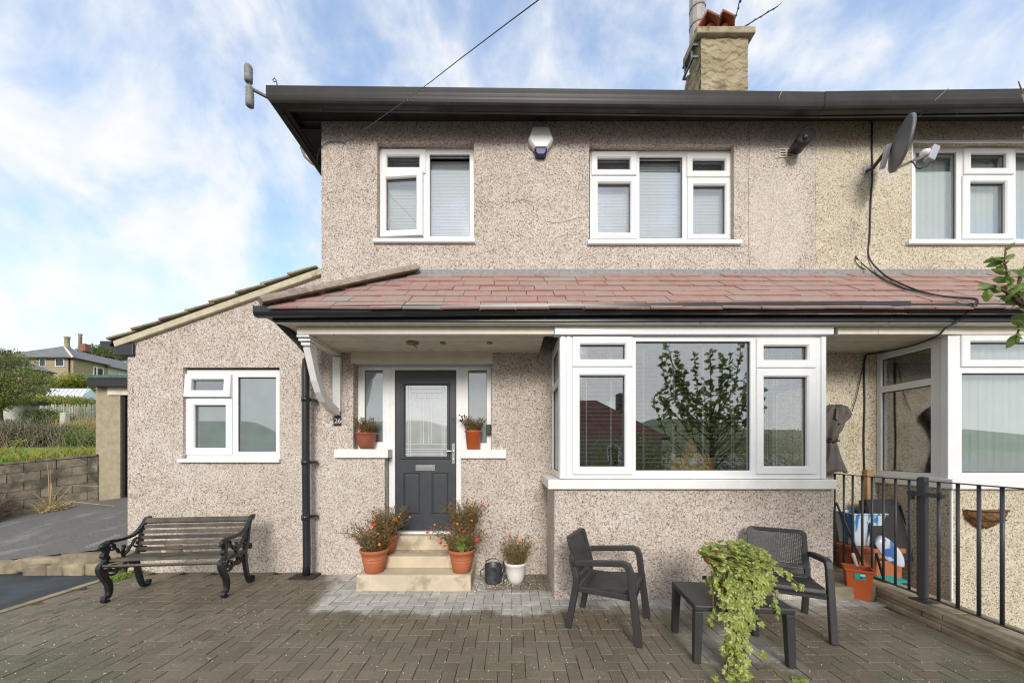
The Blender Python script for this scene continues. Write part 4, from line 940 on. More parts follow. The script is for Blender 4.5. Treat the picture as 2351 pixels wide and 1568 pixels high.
b = MB(); b.slab(-.06, .06, 0, .15, 0, .012, [(-.045, .045, .015, .135)]); b.build('frame', M['wood'], fr_, True); b = MB(); b.box(-.045, .045, .006, .012, .015, .135); b.build('picture', M['stone'], fr_, True)
# pots just visible through the obscured extension window
for px_, nm, lab, m_ in ((478, 'white_jar', 'blurred white jar behind the obscured glass of the low left window', 'glazed'), (600, 'houseplant', 'blurred spiky houseplant behind the obscured glass of the low left window', 'geranium')):
    pass

# ------------------------------------------------------------------ small things on the walls
al = thing('alarm_box', 'white burglar alarm box with a blue tip high on the pink wall', 'alarm box', P(1242, 345, W))
q = lambda x, y, d=0.0: Vector((PX(x, W - .05), W - .002 - d, PZ(y, W - .05)))
out = [(1222, 296), (1260, 296), (1270.5, 322), (1266, 331), (1256, 343), (1227, 343), (1217, 331), (1212.5, 322)]
ins = [(1224, 298), (1258, 298), (1267, 322), (1262, 331), (1254, 342), (1229, 342), (1221, 331), (1216, 322)]
b = MB(); b.loops([[q(*k) for k in out], [q(*k, .06) for k in out], [q(*k, .085) for k in ins]]); b.build('cover', M['upvc'], al, bev=.004)
out = [(1227, 343.3), (1256, 343.3), (1254, 355), (1249, 359), (1234, 359), (1229, 355)]
b = MB(); b.loops([[q(*k) for k in out], [q(*k, .055) for k in out], [q(CX * 0 + 1241.5 + (k[0] - 1241.5) * .8, 349 + (k[1] - 349) * .85, .075) for k in out]]); b.build('strobe_lens', M['blue'], al, bev=.003)
vg = thing('wall_vent', 'small cream slotted vent grille high on the pink wall beside the floodlight', 'vent', P(1804, 362, W))
a0, a1, c0, c1 = PX(1788, W), PX(1820, W), PZ(362.6, W), PZ(342.6, W)
b = MB(); hs_ = []
for k in range(3):
    for (u0, u1) in ((.06, .44), (.56, .94)): hs_.append((a0 + (a1 - a0) * u0, a0 + (a1 - a0) * u1, c0 + (c1 - c0) * (.12 + .29 * k), c0 + (c1 - c0) * (.28 + .29 * k)))
b.slab(a0, a1, c0, c1, W - .012, W - .003, hs_); b.build('grille', M['cream'], vg); b = MB(); b.box(a0 + .005, a1 - .005, W - .0029, W - .0006, c0 + .005, c1 - .005); b.build('backing', M['gasket'], vg)
fl = thing('floodlight', 'black cylindrical security light pointing down under the eaves by the house join', 'light', P(1826, 345, W))
c0, c1 = P(1828, 342, W - .06), P(1846, 319, W - .20)
b = MB(); b.tube([c0, c0 + (c1 - c0) * .75, c1], [.078, .082, .086], 16); b.tube([c1, c1 + (c1 - c0) * .10], [.090, .090], 16); b.build('housing', M['black'], fl)
b = MB(); b.ball(c1 + (c1 - c0) * .10, .035, 10, 6); b.build('lens', M['gasket'], fl); b = MB(); b.tube([c0 + Vector((0, .05, 0)), c0], .025, 8); b.build('mount', M['black'], fl)
# satellite dish
ds = thing('satellite_dish', 'grey oval satellite dish on a black arm on the yellowish neighbouring wall', 'satellite dish', P(1990, 392, W))
b = MB(); b.box(PX(1981, W), PX(1996, W), W - .012, W - .001, PZ(401, W), PZ(383, W)); b.build('wall_plate', M['dishlight'], ds, bev=.003)
e0, e1, e2 = P(1992, 392, W - .02), P(2003, 388, W - .12), P(2035, 347, W - .30)
b = MB(); b.tube([e0, e1, e1 + (e2 - e1) * .5, e2], .021, 10); b.build('arm', M['black'], ds)
dc = P(2071, 331, W - .42); ax_ = Vector((.86, -.44, -.13)).normalized()       # where the dish looks: along the street, up
up_ = (Vector((-.22, -.32, 1)) - ax_ * Vector((-.22, -.32, 1)).dot(ax_)).normalized(); sd_ = ax_.cross(up_)
def dishpt(rr, a, dep): return dc + (sd_ * math.cos(a) * .27 + up_ * math.sin(a) * .272) * rr + ax_ * (dep + .075 * rr * rr - .075)
lp = [[dishpt(rr, 2 * math.pi * k / 32, d_) for k in range(32)] for rr, d_ in ((.02, 0), (.35, 0), (.7, 0), (.97, 0), (1.012, .008), (1.012, -.02), (.97, -.018), (.7, -.012), (.35, -.012), (.02, -.012))]
b = MB(); b.loops(lp, smooth=True); b.build('reflector', M['dish'], ds)
b = MB(); pr = dc - up_ * .06 - ax_ * .12; b.tube([e2, pr], .03, 8); b.bar([pr + up_ * .08, pr - up_ * .16], .04, .05, ax_); b.build('back_bracket', M['dishlight'], ds, bev=.004)
f0 = dc - up_ * .25 - ax_ * .02; f1 = P(2122, 358, W - .80)
b = MB(); b.bar([f0, f1], .03, .02, (0, 1, .3)); b.build('feed_arm', M['dishlight'], ds, bev=.003)
b = MB(); b.tube([P(2119, 352, W - .80), P(2129, 350, W - .80)], .035, 12); b.build('feed_horn', M['upvc'], ds)
n0_, n1_ = P(2146, 338, W - .80), P(2132, 370, W - .80)
b = MB(); b.bar([n0_, n1_], .075, .06, (0, 1, 0)); b.build('receiver', M['dishlight'], ds, bev=.008)
b = MB(); b.tube([P(2138, 370, W - .8), P(2130, 380, W - .8), P(2112, 388, W - .8), P(2104, 386, W - .8), P(2098, 375, W - .8), P(2090, 371, W - .75)], .006, 6); b.build('lead', M['cable'], ds)
# cables
def cable(name, label, pts, r_=.008, m='cable', cat='cable'):
    pts = [Vector(p) for p in pts]; fine = []
    for i in range(len(pts) - 1):
        p0, p1, p2, p3 = pts[max(i - 1, 0)], pts[i], pts[i + 1], pts[min(i + 2, len(pts) - 1)]
        for k in range(5):
            t_ = k / 5; fine.append(.5 * (2 * p1 + (p2 - p0) * t_ + (2 * p0 - 5 * p1 + 4 * p2 - p3) * t_ * t_ + (3 * p1 - p0 - 3 * p2 + p3) * t_ ** 3))
    fine.append(pts[-1]); b = MB(); b.tube(fine, r_, 6); o = b.build(name, M[m]); tag(o, label, cat); return o
Ws = W - .012
def rf(px, py, lift=.035):   # a point lying on the canopy roof seen at this pixel
    k = (CY - py) / F; Y = (ZA + lift - H - (ZB - ZA) * YA) / (k - (ZB - ZA)); return P(px, py, Y)
zc = 2.85
down = [P(1999, 812, Ws), P(1987, 818, Ws), P(1984, 850, Ws), P(1985, 930, Ws), P(1983, 1010, Ws), P(1985, 1086, Ws)]
sof = [P(2236, 700, 3.58), P(2200, 735, 3.69), P(2172, 752, 3.69), P(2160, 765, 3.80), P(2150, 772, 3.82), P(2105, 790, 4.05), P(2040, 806, 4.42)]
cable('black_cable', 'thick black cable from the dish over the neighbour roof down to the passage', [P(2002, 275, Ws), P(2002, 330, Ws), P(2003, 400, Ws), P(1999, 470, Ws), P(1997, 540, Ws), P(1995, 590, Ws), rf(2026, 628), rf(2065, 650), rf(2110, 668), rf(2170, 681), rf(2238, 686, .06)] + sof + down, .0095)
cable('black_cable', 'thin black cable looping out of the neighbour wall above the canopy slates', [P(1964, 588, Ws), P(1967, 592, Ws), P(1980, 606, Ws), rf(2018, 636), rf(2060, 658), rf(2120, 673), rf(2190, 684), rf(2240, 689, .06), P(2242, 702, 3.575), P(2210, 733, 3.69), P(2165, 757, 3.70)], .006)
cable('black_cable', 'slack second loop of thin cable on the neighbour wall above the slates', [P(1966, 588, Ws), P(1964, 600, Ws), P(1978, 615, Ws), P(2000, 622, Ws), rf(2030, 640), rf(2075, 661), rf(2140, 677)], .005)
cable('black_cable', 'thin drooping cable beside the grey hood in the passage between the bays', [P(1984, 830, Ws - .01), P(1975, 870, Ws - .01), P(1968, 905, Ws - .01), P(1956, 945, Ws - .02)], .005)
cable('overhead_wire', 'thin overhead wire running from the wall above the porch into the sky', [P(793, 328, W - .02), P(793, 328, W - .02) + (P(1600, -270, 1.15) - P(793, 328, W - .02)) * .5 - Vector((0, 0, .02)), P(1600, -270, 1.15)] + [P(1600, -270, 1.15) + (P(1600, -270, 1.15) - P(793, 328, W - .02)) * 2.4], .0028, cat='wire')
cable('black_cable', 'thin looped lead at the left corner of the wall under the eaves', [P(793, 329, W - .015), P(780, 326, W - .015), P(765, 325, W - .015), P(750, 329, W - .015), P(739, 337, W - .02), P(731, 352, W + .1), P(728, 372, W + .3)], .005)
cable('black_cable', 'thin wire looped over the gutter near the join of the two houses', [P(1796, 208, 4.215), P(1788, 225, 4.21), P(1775, 250, 4.33), P(1768, 262, 4.335)], .004, 'straw')
cable('black_cable', 'thin wire crossing the neighbour gutter above the dish', [P(2178, 203, 4.21), P(2150, 228, 4.21), P(2110, 268, 4.33)], .004, 'lead')
b = MB(); b.tube([P(690, 322, 5.9), P(692, 340, 5.9), P(700, 360, 5.9), P(716, 375, 5.9), P(738, 386, 5.9)], .022, 8); b.ball(P(690, 321, 5.9), .05); tag(b.build('eaves_pipe', M['redshrub' if 0 else 'hip']), 'rusty curved pipe elbow under the left side eaves', 'pipe')
# insulator bracket at the eaves corner
ib = thing('insulator_bracket', 'peeling bracket with two old ribbed insulators beyond the left gutter corner', 'bracket', P(650, 250, 4.28))
b = MB(); b.bar([P(740, 252, 4.33), P(655, 246, 4.31), P(622, 228, 4.26), P(578, 205, 4.22)], .022, .035, (0, 1, 0)); b.build('arm', M['fascia'], ib)
b = MB(); b.tube([P(573, 160, 4.2), P(574, 248, 4.2)], .011, 8); b.build('rod', M['zinc'], ib)
for ya, yb, dx in ((188, 151, -1.5), (244, 199, 1.5)):
    b = MB(); c = P(572 + dx, ya, 4.2); hh = PZ(yb, 4.2) - PZ(ya, 4.2)
    b.lathe([(.02, -.012), (.042, 0), (.044, hh * .35), (.036, hh * .42), (.044, hh * .5), (.036, hh * .58), (.044, hh * .66), (.034, hh * .74), (.044, hh * .84), (.036, hh * .97), (.01, hh)], 16, c); b.build('insulator', M['lead'], ib)
b = MB(); b.tube([P(636, 196, 4.26), P(635, 186, 4.26), P(630, 180, 4.26), P(626, 184, 4.26), P(629, 189, 4.26), P(633, 187, 4.26)], .006, 6); tag(b.build('wire_hook', M['zinc']), 'small curled wire hook standing on the left end of the top gutter', 'hook')
# TV aerial and its rod beside the chimney
ae = thing('tv_aerial', 'thin television aerial with short cross rods beside the chimney pots', 'aerial', P(1690, 72, 7.3))
q0, q1 = P(1684, 77, 7.2), P(1786, 15, 7.2)
b = MB(); b.tube([q0, q1], .011, 6); b.build('boom', M['black'], ae)
for k in range(10):
    c = q0 + (q1 - q0) * (.12 + .096 * k); b = MB(); d_ = Vector((.0, .12, .07 + .012 * (k % 3))); b.tube([c - d_, c + d_], .0055, 5); b.build('element', M['zinc'], ae)
b = MB(); b.tube([q0, q0 - Vector((.02, 0, .5))], .014, 6); b.build('mast', M['black'], ae)
b = MB(); pts_ = [P(1678, 75, 7.25), P(1687, 45, 7.25), P(1694, 22, 7.25), P(1703, -20, 7.25)]; b.tube(pts_, .012, 6)
for k in range(5): b.ball(P(1685 + 5 * k, 52 - 16 * k, 7.25), .022, 6, 4)
tag(b.build('aerial_cable', M['black']), 'dark knotted cable rising steeply behind the right chimney pot', 'cable')
# house number plaque, door bell, light rose and hooks under the canopy
pq = thing('number_plaque', 'small dark plaque with white house number 26 below the white bracket', 'plaque', P(775, 977, W))
b = MB(); b.box(PX(767, W), PX(783.4, W), W - .02, W - .001, PZ(977, W), PZ(955, W)); b.build('plate', M['black'], pq, bev=.003)
text('26', .085, 'slat', pq, P(775.2, 966.5, W - .0205), (math.radians(90), 0, 0), 'digits')
b = MB(); c = P(947, 787, 4.18); b.lathe([(.075, -.012), (.07, .0)], 16, (c.x, c.y, 2.861)); b.tube([(c.x + .01, c.y, 2.85), (c.x + .03, c.y, 2.82), (c.x + .05, c.y + .02, 2.80)], .006, 6); tag(b.build('light_rose', M['wood']), 'brown stained ceiling rose with a bare wire under the porch canopy', 'light fitting')
for px_, lab in ((1017, 'small round vent nearer the ceiling rose on the porch boards'), (1124, 'small round vent farther right on the porch boards')):
    b = MB(); c = P(px_, 786, 4.18); b.tube([(c.x, c.y, 2.850), (c.x, c.y, 2.861)], .035, 14); tag(b.build('soffit_vent', M['lead']), lab, 'vent', 'porch soffit vents')
for px_, py_, lab in ((763, 766, 'small wire hook under the left end of the canopy beam'), (1212, 762, 'small wire hook under the right end of the canopy beam')):
    b = MB(); c = P(px_, py_, 3.83); b.tube([c + Vector((0, 0, .03)), c, c + Vector((.012, 0, -.018)), c + Vector((.026, 0, -.006)), c + Vector((.022, 0, .010))], .004, 5); tag(b.build('hook', M['zinc']), lab, 'hook', 'canopy hooks')
b = MB(); b.box(PX(1117, DF), PX(1128, DF), W + .06, W + .12, PZ(997, DF), PZ(975, DF)); tag(b.build('door_bell', M['black'], bev=.006), 'small black box beside the orange pot by the right sidelight', 'bell')
# air brick in the bay wall
ab = thing('air_brick', 'yellow slotted air brick low in the bay wall behind the table', 'air brick', P(1630, 1334, BY))
b = MB(); a0, a1, c0, c1 = PX(1609, BY), PX(1655, BY), PZ(1334, BY), PZ(1318, BY); b.slab(a0, a1, c0, c1, BY - .006, BY - .001, [(a0 + .012 + k * .066, a0 + .062 + k * .066, c0 + .02, c1 - .012) for k in range(3)]); b.build('brick_face', M['sand'], ab); b = MB(); b.box(a0 + .004, a1 - .004, BY - .0009, BY - .0004, c0 + .01, c1 - .005); b.build('recess', M['gasket'], ab)

# ------------------------------------------------------------------ railing, gate and what stands behind them
def rx(Y): return 3.93 + .0753 * (Y - 2.74)
kx = lambda Y: 3.81 + .105 * (Y - 2.65)
kb = thing('boundary_kerb', 'mossy concrete boundary kerb under the grey railing', 'kerb', (3.9, 3.3, 0))
def kerbseg(y0, y1, xo, xw, z0, z1, nm, m='concrete'):
    b = MB(); b.loops([[(kx(y) + xo, y, z0), (kx(y) + xw, y, z0), (kx(y) + xw, y, z1), (kx(y) + xo + .006, y, z1)] for y in (y0, y1)]); b.build(nm, M[m], kb, bev=.008)
ys = [1.4, 2.3, 3.2, 3.84]
for a, c in zip(ys[:-1], ys[1:]):
    kerbseg(a, c - .006, -.035, .4, -.1, .035, 'footing'); kerbseg(a + .2, c + .19 if c < 3.8 else 3.848, -.0, .36, .0355, .085, 'kerb_block'); kerbseg(a, c - .005, -.018, .34, .0855, .145, 'coping_slab')
b = MB(); b.box(BX1 + .002, 4.30, 3.85, W - .003, -.1, .13); b.build('kerb_block', M['concrete'], kb)
rl_ = thing('railing', 'grey metal railing with upright bars to the right of the gate post', 'railing', (rx(2.7), 2.7, .145))
gt = thing('gate', 'grey metal gate with upright bars and a diagonal brace, beside the bay', 'gate', (rx(4), 4.0, .2))
def rbox(par, nm, y0, y1, z0, z1, t_=.035): 
    b = MB(); b.loops([[(rx(y) - t_ / 2, y, z0), (rx(y) + t_ / 2, y, z0), (rx(y) + t_ / 2, y, z1), (rx(y) - t_ / 2, y, z1)] for y in (y0, y1)]); return b.build(nm, M['railpaint'], par, bev=.002)
ZT, ZBm = 1.312, .205
rbox(gt, 'top_rail', 3.515, 4.50, ZT - .010, ZT); rbox(gt, 'bottom_rail', 3.515, 4.50, ZBm - .012, ZBm)
rbox(rl_, 'top_rail', 1.2, 3.40, ZT - .010, ZT); rbox(rl_, 'bottom_rail', 1.2, 3.40, ZBm - .012, ZBm)
b = MB(); b.tube([(0, 0, ZBm), (0, 0, ZT - .008)], .0115, 10); barme = b.mesh('bar', M['railpaint'])
for y in (4.49, 4.358, 4.235, 4.11, 3.99, 3.858, 3.728, 3.59): inst('bar', barme, gt, (rx(y), y, 0))
y = 3.325
while y > 1.2: inst('bar', barme, rl_, (rx(y), y, 0), scale=(1.12, 1.12, 1)); y -= .152
b = MB(); b.bar([(rx(4.47), 4.47, .95), (rx(4.05), 4.05, ZBm)], .022, .012, (1, 0, 0)); b.build('brace', M['railpaint'], gt)
b = MB(); yq = 3.494; b.box(rx(yq) - .016, rx(yq) + .016, yq - .012, yq + .012, .18, 1.335); b.build('gate_stile', M['railpaint'], gt, bev=.003)
gp = thing('gate_post', 'square grey steel post between the gate and the railing', 'post', (rx(3.46), 3.46, .145))
b = MB(); yq = 3.455; b.box(rx(yq) - .024, rx(yq) + .024, yq - .025, yq + .025, .145, 1.345); b.build('post', M['railpaint'], gp, bev=.004); b = MB(); b.box(rx(yq) - .07, rx(yq) + .07, yq - .07, yq + .07, .1452, .157); b.build('base_plate', M['railpaint'], gp)
b = MB(); b.box(rx(3.4) - .045, rx(3.4) + .01, 3.28, 3.56, 1.16, 1.20); b.box(rx(3.4) - .055, rx(3.4) - .03, 3.50, 3.53, 1.12, 1.21); b.tube([(rx(3.3) - .04, 3.30, 1.17), (rx(3.3) - .04, 3.30, 1.20), (rx(3.3) - .04, 3.27, 1.215)], .008, 6); b.build('latch', M['railpaint'], gp, bev=.002)
b = MB(); b.box(4.38 * 0 + PX(1986, W - .04), PX(2000, W - .04), W - .07, W - .02, 0.0, PZ(1078, W - .04)); tag(b.build('timber_batten', M['wood']), 'pale upright timber batten against the wall behind the gate', 'batten')
# hooded grey cloth hanging in the passage
cv = thing('grey_cloth', 'grey hooded fabric cover tied in the middle, hanging in the passage by the bay', 'cover', P(1925, 931, W - .12))
def cloth(rows, Yd, nm, seed):
    rr = random.Random(seed); b = MB(); lp = []
    for py, xa, xb, dep in rows:
        n_ = 44; ring_ = []
        for k in range(n_):
            a = 2 * math.pi * k / n_; fold = 1 + .16 * math.sin(a * 6 + py * .05) + .07 * math.sin(a * 11 + py * .09) + rr.uniform(-.03, .03)
            cx_, hw = (xa + xb) / 2, (xb - xa) / 2
            ring_.append((PX(cx_ + hw * math.cos(a) * (1 if abs(math.cos(a)) > .9 else fold), Yd), Yd + dep * math.sin(a) * (1 + .34 * math.sin(a * 7 + py * .04)), PZ(py + 3 * math.sin(a * 3 + py), Yd)))
        lp.append(ring_)
    b.loops(lp, smooth=True); return b.build(nm, M['fabric'], cv)
cloth([(1012, 1893, 1921, .05), (1000, 1889, 1923, .06), (985, 1887, 1931, .07), (970, 1886, 1936, .08), (955, 1886, 1953, .09), (945, 1888, 1950, .09), (937, 1895, 1942, .08), (932, 1903, 1934, .06), (931, 1910, 1926, .03)], W - .12, 'hood', 1)
b = MB(); b.loops([[P(1920, 934, W - .2), P(1934, 938, W - .22), P(1956, 958, W - .17), P(1944, 966, W - .2), P(1928, 975, W - .21), P(1918, 960, W - .22)], [P(1920, 934, W - .17), P(1934, 938, W - .17), P(1954, 957, W - .13), P(1944, 965, W - .15), P(1928, 974, W - .16), P(1918, 960, W - .16)]]); b.build('flap', M['fabric'], cv, bev=.012)
cloth([(1083, 1880, 1938, .09), (1079, 1880, 1937, .09), (1060, 1884, 1931, .08), (1040, 1888, 1925, .07), (1022, 1890, 1921, .055), (1014, 1891, 1919, .045)], W - .12, 'skirt', 2)
b = MB(); b.tube([(PX(1890, W - .12) + .0, W - .17, PZ(1013, W - .12)), (PX(1906, W - .12), W - .185, PZ(1014, W - .12)), (PX(1922, W - .12), W - .15, PZ(1012, W - .12))], .01, 6); b.build('tie', M['black'], cv)
# tub on an upturned trough, folded chair, bag
tb = thing('marbled_tub', 'blue and white marbled plastic tub standing on the terracotta trough', 'tub', (4.31, 4.42, .447))
def tap(x0, x1, y0, y1, z0, z1, k, b=None, rim=.02, hollow=True):
    b = b or MB(); R4 = lambda g_, z: [(x0 + g_, y0 + g_ * .8, z), (x1 - g_, y0 + g_ * .8, z), (x1 - g_, y1 - g_ * .8, z), (x0 + g_, y1 - g_ * .8, z)]
    ls = [R4(k, z0), R4(0.008, z1 - rim), R4(-.012, z1 - rim), R4(-.012, z1)]
    if hollow: ls += [R4(.012, z1), R4(k + .012, z0 + .02)]
    b.loops(ls); return b
tap(4.10, 4.50, 4.28, 4.56, .447, .845, .045).build('tub', M['tub'], tb, bev=.01)
b = MB(); tap(4.09, 4.62, 4.20, 4.50, .001, .445, .02, b, .05, False); tg = b.build('terracotta_trough', M['terra'], bev=.012); tag(tg, 'upturned terracotta plastic trough behind the gate bars', 'trough')
fc = thing('folded_chair', 'folded black garden recliner leaning behind the gate', 'folded chair', (4.52, 4.15, 0))
for (a, nm, t_) in (((0, .0), 'back_panel', .05), ((.02, .07), 'seat_panel', .04)):
    b = MB(); b.prism([(-.21, .05 + a[1], .30), (.22, .05 + a[1], .30), (.20, .22 + a[1], 1.0 - a[0]), (-.18, .22 + a[1], 1.0 - a[0])], (0, t_, 0)); b.build(nm, M['blackfab'], fc, True, bev=.015)
for sx in (-.23, .24):
    b = MB(); b.tube([(sx, -.06, .01), (sx, .10, .55), (sx * .9, .21, .93)], .012, 8); b.build('leg', M['black'], fc, True)
    b = MB(); b.tube([(sx * 1.03, .20, .01), (sx * 1.03, .06, .45), (sx * 1.0, -.02, .62)], .012, 8); b.build('leg', M['black'], fc, True)
b = MB(); b.tube([(.26, .1, .40), (.30, .02, .52), (.315, -.02, .66), (.29, .05, .80)], .013, 8); b.build('arm', M['black'], fc, True)
b = MB(); lp = []
c0, c1 = P(2020, 1240, 4.0), P(2074, 1300, 3.92)
for i in range(9):
    f_ = i / 8; c = c0 + (c1 - c0) * f_; w_ = .062 * math.sin(math.pi * min(1, .12 + f_ * .95)) ** .5 + .01
    lp.append([c + Vector((math.cos(a) * w_ * .8 + .3 * w_ * math.sin(a), -.5 * w_ * math.cos(a), math.sin(a) * w_ * 1.15)) for a in [2 * math.pi * k / 14 for k in range(14)]])
b.loops(lp, smooth=True); tag(b.build('plastic_bag', M['bag']), 'stuffed white and blue plastic bag propped behind the gate', 'bag')
b = MB(); tap(4.16, 4.40, 3.95, 4.12, .1305, .155, .01, b, .01, False); tag(b.build('teal_tray', M['teal'], bev=.006), 'flat teal tray lying behind the bottom of the gate', 'tray')
# coir wall basket
wb = thing('wall_basket', 'brown coir half-basket hung on the neighbour bay wall behind the railing', 'basket', (5.06, BY, .86))
lp = []
for i in range(7):
    f_ = i / 6; rr = .20 * math.cos(f_ * math.pi / 2.15) ** .7
    lp.append([(5.06 + rr * math.cos(math.pi + math.pi * k / 12) * (1 + R.uniform(-.05, .05)), BY - .004 + .75 * rr * math.sin(math.pi + math.pi * k / 12), .965 - f_ * .20 + R.uniform(-.012, .012)) for k in range(13)])
b = MB(); b.loops(lp, smooth=False); b.build('liner', M['coco'], wb)
for z, rr in ((.965, .205), (.87, .185)):
    b = MB(); b.tube([(5.06 + rr * math.cos(math.pi + math.pi * k / 12), BY - .004 + .77 * rr * math.sin(math.pi + math.pi * k / 12), z) for k in range(13)], .006, 5); b.build('wire', M['black'], wb)

# ------------------------------------------------------------------ bench
bn = thing('garden_bench', 'black cast iron garden bench with weathered wooden slats under the low left window', 'bench', (-3.725, 4.06, 0), math.radians(6.7))
def spiral(cy, cz_, r0, turns, a0, n_=18, sg=1): return [(0, cy + r0 * (1 - i / n_ * .85) * math.cos(a0 + sg * 2 * math.pi * turns * i / n_), cz_ + r0 * (1 - i / n_ * .85) * math.sin(a0 + sg * 2 * math.pi * turns * i / n_)) for i in range(n_ + 1)]
for sx in (-.575, .575):
    en = bpy.data.objects.new('end_casting', None); COL.objects.link(en); en.parent = bn; en.location = (sx, 0, 0); en.empty_display_size = .1
    def piece(nm, pts, t_, w_=.042):
        b = MB(); b.bar(spl([(0, a, c) for a, c in pts]), lerps(t_), w_); b.build(nm, M['iron'], en, True, bev=.004)
    piece('front_leg', [(-.215, .022), (-.245, .012), (-.268, .035), (-.252, .062), (-.222, .06), (-.205, .11), (-.215, .19), (-.255, .265), (-.298, .335), (-.305, .385), (-.275, .415), (-.215, .422)], [.022, .026, .028, .03, .036, .046, .056, .056, .048, .042, .038, .034])
    piece('back_upright', [(-.215, .422), (-.06, .405), (.05, .400), (.115, .43), (.15, .50), (.165, .58), (.178, .66), (.20, .735), (.24, .79), (.285, .795)], [.036, .036, .038, .038, .036, .034, .034, .036, .040, .050])
    piece('rear_leg', [(.10, .41), (.112, .30), (.135, .18), (.165, .08), (.20, .022), (.245, .015), (.268, .045), (.25, .066)], [.05, .048, .044, .04, .034, .03, .03, .026])
    piece('armrest', [(.215, .765), (.175, .72), (.125, .672), (.06, .640), (-.03, .628), (-.12, .626), (-.20, .634), (-.245, .612)], [.026, .028, .030, .030, .030, .030, .036, .042])
    piece('arm_post', [(-.252, .58), (-.238, .53), (-.262, .50), (-.232, .465), (-.25, .425)], [.05, .038, .05, .04, .05])
    b = MB(); b.ball((0, -.262, .60), .042, 10, 8, (.75, 1.1, 1)); b.ball((0, -.302, .585), .022, 8, 6, (.8, 1, .8)); b.ball((0, -.235, .612), .036, 8, 6, (.95, .8, 1.1)); b.build('lion_head', M['iron'], en, True)
    for nm, pts, t_ in (('scroll', spiral(-.17, .335, .075, 1.5, math.pi * .9), .022), ('scroll', spiral(.0, .352, .05, 1.3, math.pi * .1, sg=-1), .014), ('scroll', [(0, -.10, .30), (0, -.06, .335), (0, -.03, .30), (0, .02, .305), (0, .05, .34), (0, .10, .345)], .018),
                        ('scroll', spiral(-.185, .565, .045, 1.3, math.pi * .6, sg=-1), .013), ('scroll', [(0, -.155, .56), (0, -.12, .53), (0, -.095, .49), (0, -.06, .475), (0, -.045, .42)], .018), ('scroll', [(0, .125, .60), (0, .085, .585), (0, .06, .545), (0, .03, .52), (0, .0, .48), (0, -.045, .45)], .018), ('scroll', [(0, -.045, .475), (0, -.05, .51), (0, -.04, .54), (0, -.055, .555)], .02), ('scroll', spiral(.13, .535, .05, 1.1, math.pi * 1.1), .013), ('scroll', spiral(.20, .44, .045, 1.3, math.pi, sg=-1), .014)):
        b = MB(); b.bar(spl(pts, 3), t_, .026); b.build(nm, M['iron'], en, True)
for k, (y, z, a) in enumerate(((-.275, .392, -.5), (-.20, .437, .02), (-.115, .425, .05), (-.03, .418, .05), (.052, .415, .12))):
    b = MB(); b.box(-.605, .605, -.03, .03, -.011, .011, Matrix.Translation((0, y, z)) @ Matrix.Rotation(a, 4, 'X')); b.build('seat_slat', M['oldwood'], bn, True, bev=.004)
for k, (y, z, a) in enumerate(((.118, .472, 1.1), (.143, .532, 1.2), (.165, .592, 1.28), (.184, .652, 1.32), (.202, .712, 1.3), (.232, .772, 1.0))):
    hw = .032 if k == 5 else .021
    b = MB(); b.box(-.565 if k < 5 else -.56, .565 if k < 5 else .56, -hw, hw, -.012 - .006 * (k == 5), .012 + .006 * (k == 5), Matrix.Translation((0, y - .012, z)) @ Matrix.Rotation(a, 4, 'X')); b.build('back_slat', M['oldwood'], bn, True, bev=.005)

